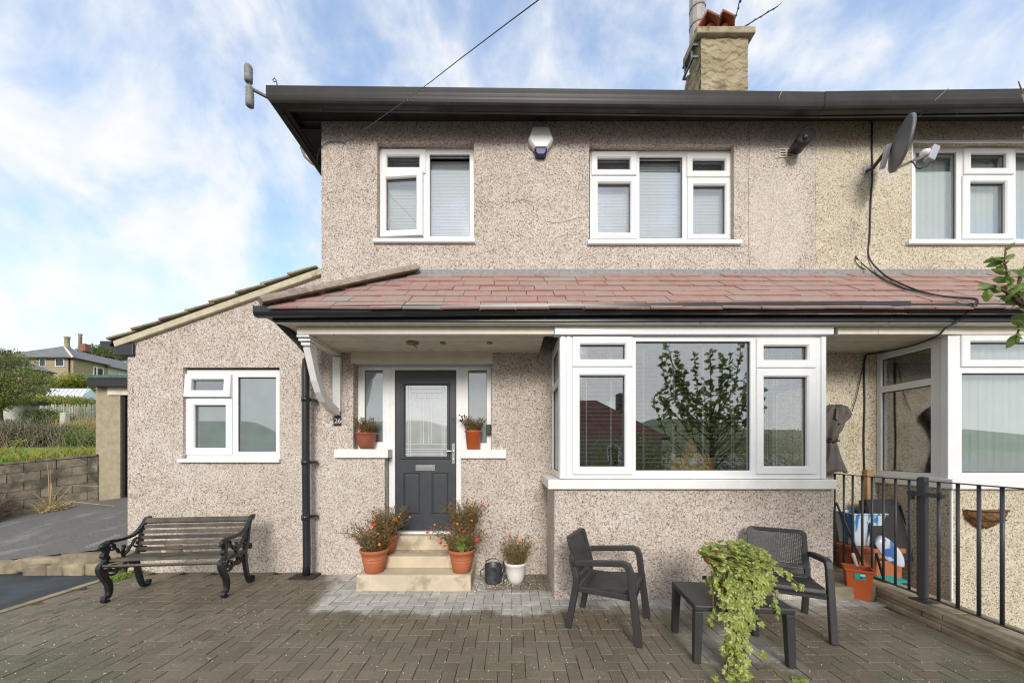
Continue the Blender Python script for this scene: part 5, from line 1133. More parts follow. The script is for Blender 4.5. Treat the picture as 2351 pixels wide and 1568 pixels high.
# ------------------------------------------------------------------ chairs and table
def chair(label, loc, rz, perforated):
    c = thing('garden_armchair', label, 'chair', loc, rz, 'graphite garden armchairs')
    for sx in (-1, 1):
        b = MB(); b.bar([(sx * .285, -.315, 0), (sx * .275, -.245, .60), (sx * .274, -.225, .642), (sx * .272, -.185, .655), (sx * .268, .215, .605), (sx * .245, .255, .59)], [.062, .056, .055, .048, .048, .044], .05); b.build('arm_frame', M['plastic'], c, True, bev=.008)
        b = MB(); b.bar([(sx * .235, .300, 0), (sx * .235, .225, .40), (sx * .235, .225, .47), (sx * .225, .262, .60), (sx * .222, .275, .66)], [.054, .058, .054, .05, .034], .05); b.build('rear_leg', M['plastic'], c, True, bev=.008)
    lp = []
    for y, z in ((-.285, .400), (-.275, .425), (-.24, .432), (-.10, .418), (.08, .392), (.17, .385), (.205, .41), (.215, .46)): lp.append([(-.245, y, z - .03), (.245, y, z - .03), (.245, y, z + .004), (.20, y + .0, z), (-.20, y, z), (-.245, y, z + .004)])
    b = MB(); b.loops(lp); b.build('seat', M['plastic'], c, True, bev=.006)
    b = MB(); b.slab(-.26, .26, -.285, .20, .345, .395, [(-.225, .225, -.245, .16)], lambda u, v, w_: (u, v, w_)); b.build('seat_apron', M['plastic'], c, True, bev=.006)
    # backrest: a rounded frame round a perforated panel
    def bk(u, v, w_):      # v along the height, gentle curve in plan
        t_ = v / .36; y = .215 + .095 * t_ + .05 * (1 - (u / .25) ** 2) * .8 - .02; return (u, y + w_, .46 + v * .965)
    outl = []
    for (cx_, cz_, a0) in ((.205, .045, -90), (.205, .325, 0), (-.205, .325, 90), (-.205, .045, 180)):
        for k in range(5): a = math.radians(a0 + k * 22.5); outl.append((cx_ + .04 * math.cos(a), cz_ + .04 * math.sin(a)))
    inn = [(u * .86, .185 + (v - .185) * .83) for u, v in outl]
    b = MB(); b.loops([[bk(u, v, .0) for u, v in inn], [bk(u, v, -.012) for u, v in inn], [bk(u, v, -.014) for u, v in outl], [bk(u, v, .022) for u, v in outl], [bk(u, v, .02) for u, v in inn]], close=True, smooth=False); b.build('backrest_frame', M['plastic'], c, True)
    b = MB(); nu, nv = (30, 22)
    us = [-.212 + .424 * i / nu for i in range(nu + 1)]; vs_ = [.045 + .282 * i / nv for i in range(nv + 1)]
    hu_, hv = .0036, .0033
    if perforated:
        for u in us:
            for i in range(6):
                va, vb = .04 + .29 * i / 6, .04 + .29 * (i + 1) / 6; b.loops([[bk(u - hu_, v, -.002), bk(u + hu_, v, -.002), bk(u + hu_, v, .005), bk(u - hu_, v, .005)] for v in (va, vb)], cap0=False, cap1=False)
        for v in vs_:
            b.loops([[bk(u, v - hv, -.003), bk(u, v + hv, -.003), bk(u, v + hv, .004), bk(u, v - hv, .004)] for u in [-.215 + .43 * i / 8 for i in range(9)]])
    else:
        b.loops([[bk(-.215 + .43 * i / 8, .04, -.003), bk(-.215 + .43 * i / 8, .33, -.003), bk(-.215 + .43 * i / 8, .33, .004), bk(-.215 + .43 * i / 8, .04, .004)] for i in range(9)])
    b.build('backrest_mesh', M['plastic'], c, True, kind='stuff')
    return c
chair('graphite plastic armchair standing alone left of the low table', (.885, 3.31, 0), math.radians(63), False)
chair('graphite plastic armchair with perforated back, behind the low table beside the orange planter', (2.545, 3.36, 0), math.radians(-26.4), True)
tbl = thing('low_table', 'low graphite plastic table carrying the pot of trailing ivy', 'table', (1.752, 2.90, 0), math.radians(-5.2))
b = MB(); b.box(-.355, .355, -.252, .252, .392, .44); b.build('tabletop', M['plastic'], tbl, True, bev=.012)
for sx in (-1, 1):
    for sy in (-1, 1):
        b = MB(); q = lambda cx_, cy_, h_, z: [(sx * cx_ - h_, sy * cy_ - h_, z), (sx * cx_ + h_, sy * cy_ - h_, z), (sx * cx_ + h_, sy * cy_ + h_, z), (sx * cx_ - h_, sy * cy_ + h_, z)]
        b.loops([q(.335, .226, .026, 0), q(.322, .219, .030, .3915)]); b.build('leg', M['plastic'], tbl, True, bev=.006)

# ------------------------------------------------------------------ pots, watering can, planter
def pot(name, label, loc, prof, m, group=None, cat='plant pot', n_=28):
    t_ = thing(name, label, cat, loc, 0, group); b = MB(); b.lathe(prof, n_); b.build('pot', M[m], t_, True)
    rs, zs_ = max(p[0] for p in prof) * .90, prof[-1][1]
    return t_, zs_
def taper(rb, rt, h, rim=.045, over=.014, bands=True):
    p = [(rb * .9, .0), (rb, .004)]
    zz_ = h - rim; f_ = lambda z: rb + (rt - rb) * z / h
    if bands: p += [(f_(h * .42), h * .42), (f_(h * .455), h * .455), (f_(h * .47) + .004, h * .47), (f_(h * .50) + .004, h * .50), (f_(h * .515), h * .515), (f_(h * .55), h * .55), (f_(h * .60), h * .60), (f_(h * .615) + .004, h * .615), (f_(h * .63), h * .63), (f_(h * .67), h * .67)]
    p += [(f_(zz_), zz_), (f_(zz_) + over, zz_ + .006), (rt + over, h - .006), (rt + over - .004, h), (rt - .008, h), (rt - .016, h - .03), (.01, h - .035)]
    return p
def soil(t_, r_, z):
    b = MB(); b.lathe([(r_, z - .012), (r_ * .98, z), (r_ * .5, z + .008), (.005, z + .01)], 20); b.build('soil', M['soil'], t_, True)
def dryplant(t_, z, r_, n_, hgt, lean=0.7, leaves=('dryleaf', 'olive'), flowers=(), seeds=26, sd=1, leafn=9, ll=.035, up=0.0):
    """bedding plant gone over: wiry stems, narrow leaves, seed heads and a few flowers"""
    rr = random.Random(sd); st = MB(); lv = [MB(), MB()]; sh = MB(); tips = []
    for k in range(n_):
        a = rr.uniform(0, 2 * math.pi); rad = r_ * math.sqrt(rr.random()) * .8
        p0 = Vector((rad * math.cos(a), rad * math.sin(a), z)); out = Vector((math.cos(a), math.sin(a), 0)) * rr.uniform(.1, lean) * (rad / r_ + .3)
        h_ = hgt * rr.uniform(.45, 1.0); p1 = p0 + out * h_ * .45 + Vector((0, 0, h_ * .6)); p2 = p0 + out * h_ * 1.1 + Vector((rr.uniform(-.03, .03), rr.uniform(-.03, .03), h_ * (1 - .35 * out.length * rr.random())))
        st.tube([p0, p1, p2], [.0022, .0018, .0012], 3, False); tips.append(p2)
        for q in range(leafn):
            f_ = rr.uniform(.08, 1.0); c = p0.lerp(p1, f_ / .5) if f_ < .5 else p1.lerp(p2, (f_ - .5) / .5)
            d_ = Vector((rr.uniform(-1, 1), rr.uniform(-1, 1), rr.uniform(-.4, .9))).normalized(); leafquad(lv[0 if rr.random() < .55 else 1], c, d_, Vector((rr.uniform(-1, 1), rr.uniform(-1, 1), 1)).normalized(), ll * rr.uniform(.6, 1.3), ll * rr.uniform(.16, .34))
        if k < seeds: sh.ball(p2 + Vector((0, 0, .004)), rr.uniform(.005, .009), 5, 3, (1, 1, 1.5))
    st.build('stems', M['olive'], t_, True, kind='stuff')
    for b, m_ in zip(lv, leaves): b.build('foliage', M[m_], t_, True, kind='stuff')
    if sh.v: sh.build('seed_heads', M['seed'], t_, True, kind='stuff')
    for (m_, cnt, sz) in flowers:
        fb = MB()
        for q in range(7):
            a = 2 * math.pi * q / 7; leafquad(fb, Vector((0, 0, 0)), Vector((math.cos(a), math.sin(a), .45)), Vector((0, 0, 1)), sz, sz * .75, .1)
        fb.ball((0, 0, .004), sz * .3, 6, 4)
        me = fb.mesh('flower', M[m_])
        for q in range(cnt):
            tp = rr.choice(tips); o = bpy.data.objects.new('flower', me); COL.objects.link(o); o.parent = t_
            o.location = tp + Vector((rr.uniform(-.02, .02), rr.uniform(-.02, .02), rr.uniform(-.05, .01))); o.rotation_euler = (rr.uniform(.3, 1.3), rr.uniform(-.4, .4), rr.uniform(-.5, .5)); s_ = rr.uniform(.8, 1.3); o.scale = (s_, s_, s_)
    return tips
gpots = 'flower pots around the entrance steps'
t_, z = pot('flower_pot', 'terracotta pot of dried orange flowers at the front left of the bottom step', (-1.615, 4.20, .180), taper(.105, .155, .27), 'terra', gpots); soil(t_, .14, .245); dryplant(t_, .24, .14, 150, .36, 1.0, ll=.046, flowers=(('petal_orange', 6, .016), ('petal_red', 1, .028)), sd=3)
t_, z = pot('flower_pot', 'terracotta pot of brown seedy flowers on the middle step, left of the door', (-1.575, 4.46, .323), taper(.095, .14, .225), 'terra', gpots); soil(t_, .125, .20); dryplant(t_, .20, .13, 170, .40, .75, ll=.046, flowers=(('petal_orange', 7, .018), ('petal_yellow', 5, .017)), sd=4)
t_, z = pot('flower_pot', 'terracotta pot with green leaves and pink flowers at the right end of the bottom step', (-.590, 4.21, .180), taper(.105, .15, .265), 'terra', gpots); soil(t_, .135, .24); dryplant(t_, .235, .14, 150, .36, 1.25, ll=.046, flowers=(('petal_pink', 6, .022), ('petal_red', 3, .020), ('petal_orange', 3, .016)), sd=5)
gb = MB(); rr = random.Random(9)
for k in range(60):
    a = rr.uniform(0, 6.28); c = Vector((.02 + .09 * math.cos(a) * rr.random(), -.05 + .07 * math.sin(a), .27 + rr.uniform(0, .14))); d_ = Vector((rr.uniform(-1, 1), rr.uniform(-1, .2), rr.uniform(-.3, .6))).normalized()
    n_ = Vector((rr.uniform(-.4, .4), -1, rr.uniform(.2, 1))).normalized(); rad = rr.uniform(.018, .03)
    e1_ = n_.orthogonal().normalized(); e2_ = n_.cross(e1_); pts = [c + (e1_ * math.cos(2 * math.pi * q / 9) + e2_ * math.sin(2 * math.pi * q / 9)) * rad * rr.uniform(.85, 1.1) for q in range(9)] + [c - n_ * rad * .25]
    gb.add(pts, [(q, (q + 1) % 9, 9) for q in range(9)])
gb.build('geranium_leaves', M['geranium'], t_, True, kind='stuff')
t_, z = pot('flower_pot', 'terracotta pot of tall orange flowers on the middle step, right of the door', (-.600, 4.48, .323), taper(.09, .13, .21), 'terra', gpots); soil(t_, .115, .19); dryplant(t_, .19, .12, 180, .50, .55, ll=.046, flowers=(('petal_orange', 7, .018), ('petal_yellow', 3, .016), ('petal_pink', 2, .02)), sd=6)
t_, z = pot('flower_pot', 'rounded brown pot of withered red flowers on the left white sill', (PX(841, W + .05), W + .05, PZ(1030.5, W)), [(.06, 0), (.078, .004), (.105, .07), (.122, .15), (.124, .19), (.132, .195), (.132, .212), (.120, .212), (.11, .19), (.01, .185)], 'terra2', gpots); soil(t_, .108, .19); dryplant(t_, .19, .10, 110, .22, .7, flowers=(('petal_red', 4, .02),), sd=7)
t_, z = pot('flower_pot', 'straight orange plastic pot of seedy stems on the right white sill', (PX(1086.7, W + .05), W + .05, PZ(1031.5, W)), taper(.085, .105, .245, .03, .01, False), 'orange', gpots); soil(t_, .095, .222); dryplant(t_, .22, .09, 100, .23, .85, flowers=(('petal_red', 2, .014),), sd=8)
b = MB(); rr = random.Random(4)
for k in range(9):
    q = Vector((-.07 + rr.uniform(-.02, .02), -.02, .22)); e_ = q + Vector((rr.uniform(-.10, .0), rr.uniform(-.04, .02), rr.uniform(.14, .23))); b.tube([q, q.lerp(e_, .6) + Vector((.01, 0, .02)), e_], .0018, 3, False); b.ball(e_, .011, 6, 4)
b.build('seed_stalks', M['seed_dark'], t_, True, kind='stuff')
t_, z = pot('flower_pot', 'white glazed pot of dry olive stems on the paving beside the watering can', (.045, 4.33, .002), [(.06, 0), (.082, .004), (.10, .06), (.118, .14), (.128, .215), (.136, .222), (.138, .25), (.130, .256), (.122, .25), (.118, .22), (.01, .215)], 'glazed', gpots); soil(t_, .115, .222); dryplant(t_, .22, .12, 120, .36, .75, ('olive', 'dryleaf'), ll=.042, flowers=(('petal_orange', 4, .022),), sd=10)
wc = thing('watering_can', 'dark tarnished metal watering can on the paving beside the white pot', 'watering can', (-.225, 4.34, .002), .3)
b = MB(); b.lathe([(.088, 0), (.098, .006), (.10, .02), (.102, .205), (.106, .21), (.104, .215), (.098, .21), (.094, .03), (.01, .025)], 24); b.build('body', M['zinc'], wc, True)
b = MB(); b.bar([(-.10, .0, .20), (-.085, .0, .265), (-.02, 0, .29), (.05, 0, .275), (.098, 0, .21)], .006, .022, (0, 1, 0)); b.build('top_handle', M['zinc'], wc, True)
b = MB(); b.bar([(-.10, .0, .18), (-.155, .0, .16), (-.16, 0, .10), (-.10, 0, .05)], .006, .02, (0, 1, 0)); b.build('back_handle', M['zinc'], wc, True)
b = MB(); b.tube([(.095, .02, .05), (.14, .06, .13), (.17, .10, .215)], [.022, .017, .014], 10); b.build('spout', M['zinc'], wc, True)
# orange square planter with a trowel
op = thing('square_planter', 'square orange plastic planter with a teal label between chair and kerb', 'planter', (3.775, 3.90, .002), -.62)
b = MB(); R4 = lambda h_, z: [(-h_, -h_, z), (h_, -h_, z), (h_, h_, z), (-h_, h_, z)]
b.loops([R4(.088, 0), R4(.110, .30), R4(.120, .30), R4(.121, .325), R4(.110, .325), R4(.085, .06)]); b.build('tub', M['orange'], op, True, bev=.006)
b = MB(); b.box(-.035, .045, -.1115, -.1075, .225, .285); b.build('sticker', M['teal'], op, True); b = MB(); b.box(.005, .04, -.1125, -.1117, .262, .280); b.build('sticker_print', M['slat'], op, True)
tw = thing('trowel', 'trowel with a pale wooden handle sticking out of the square orange planter', 'trowel', (3.70, 3.82, .06))
b = MB(); b.tube([(3.655, 3.83, .50), (3.665, 3.83, .47), (3.69, 3.825, .38), (3.70, 3.822, .36)], [.013, .017, .015, .010], 8); b.build('handle', M['handle'], tw)
b = MB(); b.tube([(3.70, 3.822, .36), (3.715, 3.82, .30), (3.73, 3.815, .24)], [.006, .005, .02], 8); b.build('blade', M['zinc'], tw)

# ------------------------------------------------------------------ ivy
iv = thing('ivy_pot', 'terracotta pot of variegated ivy trailing over the low table edge to the paving', 'potted plant', (1.80, 2.90, .4405))
prof = [(.10, 0), (.112, .005), (.155, .215), (.172, .222), (.215, .245), (.222, .27), (.212, .29), (.192, .285), (.175, .25), (.01, .235)]
b = MB(); b.lathe(prof, 24); b.build('pot', M['terra'], iv, True); soil(iv, .17, .255)
def ivymesh(s_, seed, m_):
    rr = random.Random(seed); b = MB()
    out = [(0, 0), (.32, -.12), (.55, .10), (.38, .30), (.62, .62), (.28, .58), (0, 1.0), (-.28, .58), (-.62, .62), (-.38, .30), (-.55, .10), (-.32, -.12)]
    vs_ = [(x * s_, y * s_, -.10 * s_ * abs(x) * 2 + rr.uniform(-.04, .04) * s_) for x, y in out] + [(0, .38 * s_, .06 * s_)]
    b.add(vs_, [(i, (i + 1) % 12, 12) for i in range(12)]); return b.mesh('leaf', M[m_])
im = [ivymesh(.046, 1, 'ivy'), ivymesh(.056, 2, 'ivy'), ivymesh(.040, 3, 'ivy2'), ivymesh(.060, 4, 'ivy2')]
rr = random.Random(21); spots = []
stm = MB()
def strand(pts, dens, sc_=1.0, wob=1.0):
    pts = [Vector(p) for p in pts]; stm.tube(spl(pts, 3), .0028, 4, False)
    for i in range(len(pts) - 1):
        a, c = pts[i], pts[i + 1]; n_ = max(1, int((c - a).length * dens))
        for k in range(n_): spots.append((a.lerp(c, rr.random()) + Vector((rr.uniform(-.026, .026), rr.uniform(-.034, .012), rr.uniform(-.018, .022))) * wob, rr.uniform(.7, 1.15) * sc_))
for k in range(90):       # sprays round the front of the rim
    a = rr.uniform(3.3, 6.1); r_ = rr.uniform(.19, .25); spots.append((Vector((r_ * math.cos(a), r_ * math.sin(a), rr.uniform(.10, .31))), rr.uniform(.7, 1.1)))
for k in range(170):      # the mound over the rim
    a = rr.uniform(0, 6.283); r_ = .25 * math.sqrt(rr.random()); spots.append((Vector((r_ * math.cos(a), r_ * math.sin(a) * .92, .285 + .085 * (1 - (r_ / .27) ** 2) + rr.uniform(-.02, .055))), rr.uniform(.7, 1.1)))
for k in range(19):       # runners over the front of the pot, across the table edge and down to the paving
    f_ = k / 18; x0 = -.19 + .29 * f_ + rr.uniform(-.03, .03); y0 = -.21 - rr.uniform(0, .03); xe = -.27 + .20 * f_ + rr.uniform(-.05, .05)
    low = (-.02, -.43, -.12, -.43, -.24, -.08)[k % 6]
    pts = [(x0 * .6, y0 * .6, .30), (x0, y0, .26), (x0 * .7 + xe * .3, -.245, .12), (xe * .8 + x0 * .2, -.275, .0)]
    if low < -.05: pts += [(xe * .9, -.295 - rr.uniform(0, .02), -.09)]
    if low < -.15: pts += [(xe * .8 - .04, -.30 - rr.uniform(0, .03), -.22)]
    if low < -.3: pts += [(xe * .72 - .06, -.31 - rr.uniform(0, .05), -.34), (xe * .75 - .06 + rr.uniform(-.05, .05), -.35 - rr.uniform(0, .07), -.425)]
    strand(pts, 32)
for pts in ([(-.22, -.28, -.2), (-.24, -.33, -.36), (-.28, -.38, -.43), (-.36, -.42, -.432), (-.46, -.42, -.434)], [(-.16, -.29, -.2), (-.15, -.33, -.36), (-.12, -.40, -.43), (-.06, -.46, -.434)], [(-.18, -.28, -.2), (-.18, -.33, -.36), (-.20, -.42, -.432), (-.22, -.50, -.434)], [(-.2, -.3, -.3), (-.2, -.36, -.42), (-.26, -.46, -.434), (-.3, -.52, -.434)]): strand(pts, 30, 1.15, 1.5)
strand([(.15, -.08, .30), (.24, -.10, .30), (.30, -.10, .24), (.36, -.11, .19), (.42, -.12, .13), (.47, -.13, .10)], 40)
strand([(.14, .05, .30), (.10, .12, .36), (.12, .12, .42)], 60, .8)
strand([(.12, -.2, .2), (.16, -.24, .10), (.15, -.26, .0), (.12, -.30, -.06)], 50, .8); strand([(-.2, -.17, .26), (-.27, -.19, .14), (-.30, -.24, .0), (-.33, -.28, -.12)], 50, .8)
strand([(0, -.3, -.3), (.06, -.36, -.42), (.16, -.40, -.434), (.22, -.42, -.434)], 14, .9)
stm.build('stems', M['olive'], iv, True, kind='stuff')
rr.shuffle(spots); rest = MB(); spots.sort(key=lambda s_: s_[0].y - .4 * s_[1])
for k, (p, s_) in enumerate(spots):
    n_ = Vector((rr.uniform(-.5, .5), -1 + rr.uniform(-.2, .3), rr.uniform(.1, .9))); d_ = Vector((rr.uniform(-.7, .7), -.2, rr.uniform(-1, .1)))
    if p.z > .26: n_ = Vector((rr.uniform(-.6, .6), rr.uniform(-.9, .1), 1)); d_ = Vector((p.x * 3 + rr.uniform(-.6, .6), -.4 + rr.uniform(-.4, .5), rr.uniform(-.3, .2)))
    if p.z < -.40: n_ = Vector((rr.uniform(-.3, .3), rr.uniform(-.7, 0), 1)); d_ = Vector((rr.uniform(-1, 1), rr.uniform(-1, .3), .1))
    zax = n_.normalized(); yax = (d_ - zax * d_.dot(zax)).normalized(); xax = yax.cross(zax)
    mt_ = Matrix((xax, yax, zax)).transposed(); me = im[rr.choice((0, 0, 1, 1, 2, 3))]
    if k < 296:
        o = bpy.data.objects.new('leaf', me); COL.objects.link(o); o.parent = iv; o.location = p; o.rotation_euler = mt_.to_euler(); o.scale = (s_, s_, s_)
    else:
        rest.add([p + mt_ @ (v.co * s_) for v in me.vertices], [tuple(f.vertices) for f in me.polygons])
if rest.v: rest.build('foliage', M['ivy'], iv, True, kind='stuff')
# ------------------------------------------------------------------ garage, garden wall and planting at the left
GY = 8.0
gar = thing('garage', 'low rendered garage with green felt flat roof beyond the house corner', 'garage', (-8.4, GY, .45))
gb0, gt0 = .30, PZ(886, GY)
b = MB(); b.box(PX(220, GY), PX(276, GY), GY, GY + .35, gb0, gt0); b.box(PX(220, GY), PX(220, GY) + .2, GY + .352, GY + 4.5, gb0, gt0); b.build('wall', M['render'], gar)
b = MB(); b.box(PX(276, GY) + .001, PX(276, GY) + 2.4, GY + .10, GY + .16, gb0, PZ(908, GY)); b.build('door', M['black'], gar)
b = MB(); b.box(PX(277, GY), PX(283, GY), GY + .04, GY + .0995, gb0, PZ(908, GY)); b.build('door_post', M['black'], gar)
b = MB(); b.box(PX(250, GY), PX(276, GY) + 2.4, GY - .03, GY + .09, PZ(907, GY), PZ(889, GY)); b.build('lintel', M['cream'], gar)
b = MB(); b.box(PX(199, GY - .2), PX(276, GY) + 2.5, GY - .2, GY + 4.7, PZ(886, GY - .2), PZ(868, GY - .2)); b.build('fascia', M['black'], gar)
b = MB(); b.box(PX(198, GY - .22), PX(276, GY) + 2.5, GY - .22, GY + 4.72, PZ(867.8, GY - .2), PZ(861, GY - .2)); b.build('roof', M['felt'], gar)
# block retaining wall
q0, q1 = Vector((-13.6, 5.1, 0)), Vector((-9.25, 7.98, 0)); wd = (q1 - q0).normalized(); wl = (q1 - q0).length; wn_ = Vector((wd.y, -wd.x, 0))
bw = thing('block_wall', 'mossy concrete block retaining wall between the drive and the grassy bank', 'wall', (-10.4, 7.28, .2), 0)
def wtop(s_): return .78 + .70 * s_ / wl
for row in range(6):
    s_ = 0 if row % 2 else -.22
    while s_ < wl:
        a, c = max(0, s_ + .005), min(wl, s_ + .44 - .005); s_ += .44
        if c - a < .06: continue
        z = lambda t_, k_: wtop(t_) - .19 * k_
        ba, bc = q0 + wd * a - wn_ * 0, q0 + wd * c
        pr = R.uniform(0, .014)
        b = MB(); jz = R.uniform(-.012, .012); b.loops([[(p.x + wn_.x * (.0 + pr), p.y + wn_.y * pr, z(t_, row + 1) + .005), (p.x - wn_.x * .1, p.y - wn_.y * .1, z(t_, row + 1) + .005), (p.x - wn_.x * .1, p.y - wn_.y * .1, z(t_, row) - .005), (p.x + wn_.x * pr, p.y + wn_.y * pr, z(t_, row) - .005)] for p, t_ in ((ba, a), (bc, c))]); b.build('block', M['block'], bw)
b = MB(); b.loops([[(p.x - wn_.x * .012, p.y - wn_.y * .012, -.33), (p.x - wn_.x * .14, p.y - wn_.y * .14, -.33), (p.x - wn_.x * .14, p.y - wn_.y * .14, wtop(t_) - .004), (p.x - wn_.x * .012, p.y - wn_.y * .012, wtop(t_) - .004)] for p, t_ in ((q0, 0), (q1, wl))]); b.build('mortar_core', M['concrete'], bw)
for k in range(6):
    a, c = wl * k / 6, wl * (k + 1) / 6 - .008; b = MB()
    b.loops([[(p.x + wn_.x * .03, p.y + wn_.y * .03, wtop(t_)), (p.x - wn_.x * .16, p.y - wn_.y * .16, wtop(t_)), (p.x - wn_.x * .15, p.y - wn_.y * .15, wtop(t_) + .045), (p.x + wn_.x * .02, p.y + wn_.y * .02, wtop(t_) + .045)] for p, t_ in ((q0 + wd * a, a), (q0 + wd * c, c))]); b.build('coping', M['block'], bw, bev=.008)
# rising field and hill behind
def hz(y):
    pts = [(4, .9), (8, 1.36), (12, 1.60), (14, 1.8), (20, 3.3), (28, 4.8), (40, 7.6), (54, 10.5), (80, 16), (130, 31), (200, 44), (330, 52), (700, 60)]
    for (a, za), (c, zc_) in zip(pts[:-1], pts[1:]):
        if y <= c: t_ = max(0, (y - a) / (c - a)); return za + (zc_ - za) * t_
    return 60
xs = [-400, -250, -150, -100, -75, -60, -45, -35, -28, -24, -21, -18, -16, -14.5, -13.8]
cols = []
vs, fs = [], []
yrows = [0, .35, .8, 1.4, 2.2, 3.2, 4.5, 6, 8, 11, 15, 20, 28, 38, 50, 75, 120, 190, 320, 690]
xs2 = xs + [q0.x + (q1.x - q0.x) * k / 10 for k in range(11)] + [-9.0, -7, -4, 0, 20, 60, 150, 400]
def fronty(x):
    if x < q0.x: return q0.y
    if x <= q1.x: return q0.y + (x - q0.x) / (q1.x - q0.x) * (q1.y - q0.y)
    return 13.2
for x in xs2:
    f0 = fronty(x)
    for k, dy in enumerate(yrows):
        y = f0 + .12 + dy; z = hz(y)
        if x <= q1.x and x >= q0.x: z = max(min(z, wtop((x - q0.x) / (q1.x - q0.x) * wl) + .02 + dy * .12) , -9)
        vs.append((x, y, z))
n_ = len(yrows)
for i in range(len(xs2) - 1):
    for k in range(n_ - 1): a = i * n_ + k; fs.append((a, a + n_, a + n_ + 1, a + 1))
g = MB(); g.add(vs, fs, True); struct(g.build('field', mat('field_grass', (0.13, 0.22, 0.03), .9, .3, 2.5, bmp=.5, bscale=30, dirt=((0.22, 0.22, 0.07), .8, .55))))
# grass blades on the near strip
def tufts(name, n_, area, hgt, m_, wd_=.012):
    b = MB()
    for _ in range(n_):
        x, y = area(); z = hz(y) if not (q0.x <= x <= q1.x) else min(hz(y), wtop((x - q0.x) / (q1.x - q0.x) * wl) + .02 + max(0, y - fronty(x) - .12) * .12)
        a = R.uniform(0, 6.28); h_ = hgt * R.uniform(.5, 1.3); w_ = wd_ * R.uniform(.6, 1.3); l_ = R.uniform(-.6, .6) * h_, R.uniform(-.6, .6) * h_
        b.add([(x - w_ * math.cos(a), y - w_ * math.sin(a), z - .01), (x + w_ * math.cos(a), y + w_ * math.sin(a), z - .01), (x + l_[0] * .4, y + l_[1] * .4, z + h_ * .7), (x + l_[0], y + l_[1], z + h_)], [(0, 1, 2), (0, 2, 3)])
    o = b.build(name, M[m_]); o['kind'] = 'stuff'; return o
def a1():
    x = R.uniform(-16.5, -9.3); return x, fronty(x) + .15 + 5 * R.random() ** 1.5
tufts('grass', 22000, a1, .11, 'grass')
tufts('long_grass', 2600, a1, .22, 'yellowleaf', .008)
def blob(name, label, cat, centres, m_, leaf, n_, twigs=0, mt='twig', group=None, kind=None, trunk=None, trunkr=.1, tone2=None):
    """foliage: leaf-sized faces through several overlapping clumps; centres: (x,y,z,rx,ry,rz)"""
    base = centres[0]
    if kind == 'stuff':
        t_ = None
    else: t_ = thing(name, label, cat, (base[0], base[1], min(c[2] - c[5] for c in centres)), 0, group)
    b = MB(); b2 = MB(); tot = sum(c[3] * c[5] for c in centres)
    for c in centres:
        for _ in range(int(n_ * c[3] * c[5] / tot)):
            v = rv(); rad = R.random() ** .45 * (1 + R.uniform(-.12, .22)); p = Vector((c[0] + v.x * c[3] * rad, c[1] + v.y * c[4] * rad, c[2] + v.z * c[5] * rad))
            leafquad(b if (not tone2 or R.random() < .7) else b2, p, rv(), (rv() + v + Vector((0, -.3, .6))).normalized(), leaf * R.uniform(.6, 1.4), leaf * R.uniform(.4, .8))
    if kind == 'stuff':
        o = b.build(name, M[m_]); o['kind'] = 'stuff'; return o
    b.build('foliage' if not trunk else 'crown', M[m_], t_, kind='stuff')
    if b2.v: b2.build('foliage', M[tone2], t_, kind='stuff')
    if trunk:
        k = MB(); k.tube(trunk, [trunkr, trunkr * .75, trunkr * .5] if len(trunk) == 3 else trunkr, 8); k.build('trunk', M['bark'], t_)
        lm = MB(); top_ = Vector(trunk[-1])
        for c in centres:
            e_ = Vector(c[:3]); lm.tube([Vector(trunk[1]), Vector(trunk[1]).lerp(e_, .5) + Vector((0, 0, .2)), e_ + Vector((0, 0, c[5] * .5))], [trunkr * .45, trunkr * .3, trunkr * .1], 5)
        lm.build('limbs', M['bark'], t_, kind='stuff')
    if twigs:
        k = MB()
        for _ in range(twigs):
            c = R.choice(centres); p = Vector((c[0] + R.uniform(-1, 1) * c[3], c[1] + R.uniform(-1, .3) * c[4], c[2] - c[5] * .9)); e_ = p + Vector((R.uniform(-.6, .6) * c[5], R.uniform(-.3, .3), c[5] * R.uniform(.8, 2.1))); m__ = p.lerp(e_, .5) + Vector((R.uniform(-.1, .1), R.uniform(-.1, .1), R.uniform(0, .2)))
            k.tube([p, m__, e_], [.008 * base[1] / 14, .006 * base[1] / 14, .003 * base[1] / 14], 3, False)
        k.build('twigs', M[mt], t_, kind='stuff')
    return t_
def B(px, py, Y, rpx, rpy=None, ry=None):
    rpy = rpy or rpx; k = Y / F; return (PX(px, Y), Y, PZ(py, Y), rpx * k, (ry or rpx * k), rpy * k)
blob('bramble_hedge', 'tangled grey-brown bramble hedge across the top of the grassy bank', 'hedge', [B(25, 1003, 13.2, 40, 32, .5), B(80, 1005, 13.4, 40, 30, .5), B(130, 1003, 13.6, 34, 26, .5), B(20, 985, 14.2, 30, 22, .5), B(-40, 1000, 13, 45, 34, .5), B(60, 980, 14.2, 30, 18, .5)], 'bramble', .085, 9000, 700)
blob('green_hedge', 'dark green leafy end of the hedge beside the garage wall', 'hedge', [B(190, 1008, 13.4, 36, 24, .5), B(160, 995, 13.9, 34, 22, .5), B(225, 1012, 13.3, 30, 24, .5)], 'leaf', .075, 4500, 120)
blob('bush', 'rounded green bush in front of the picket fence', 'bush', [B(95, 955, 17.5, 26, 17, .7), B(122, 958, 17.5, 24, 16, .7), B(150, 962, 17.3, 18, 10, .6)], 'leaf', .09, 2600, 60)
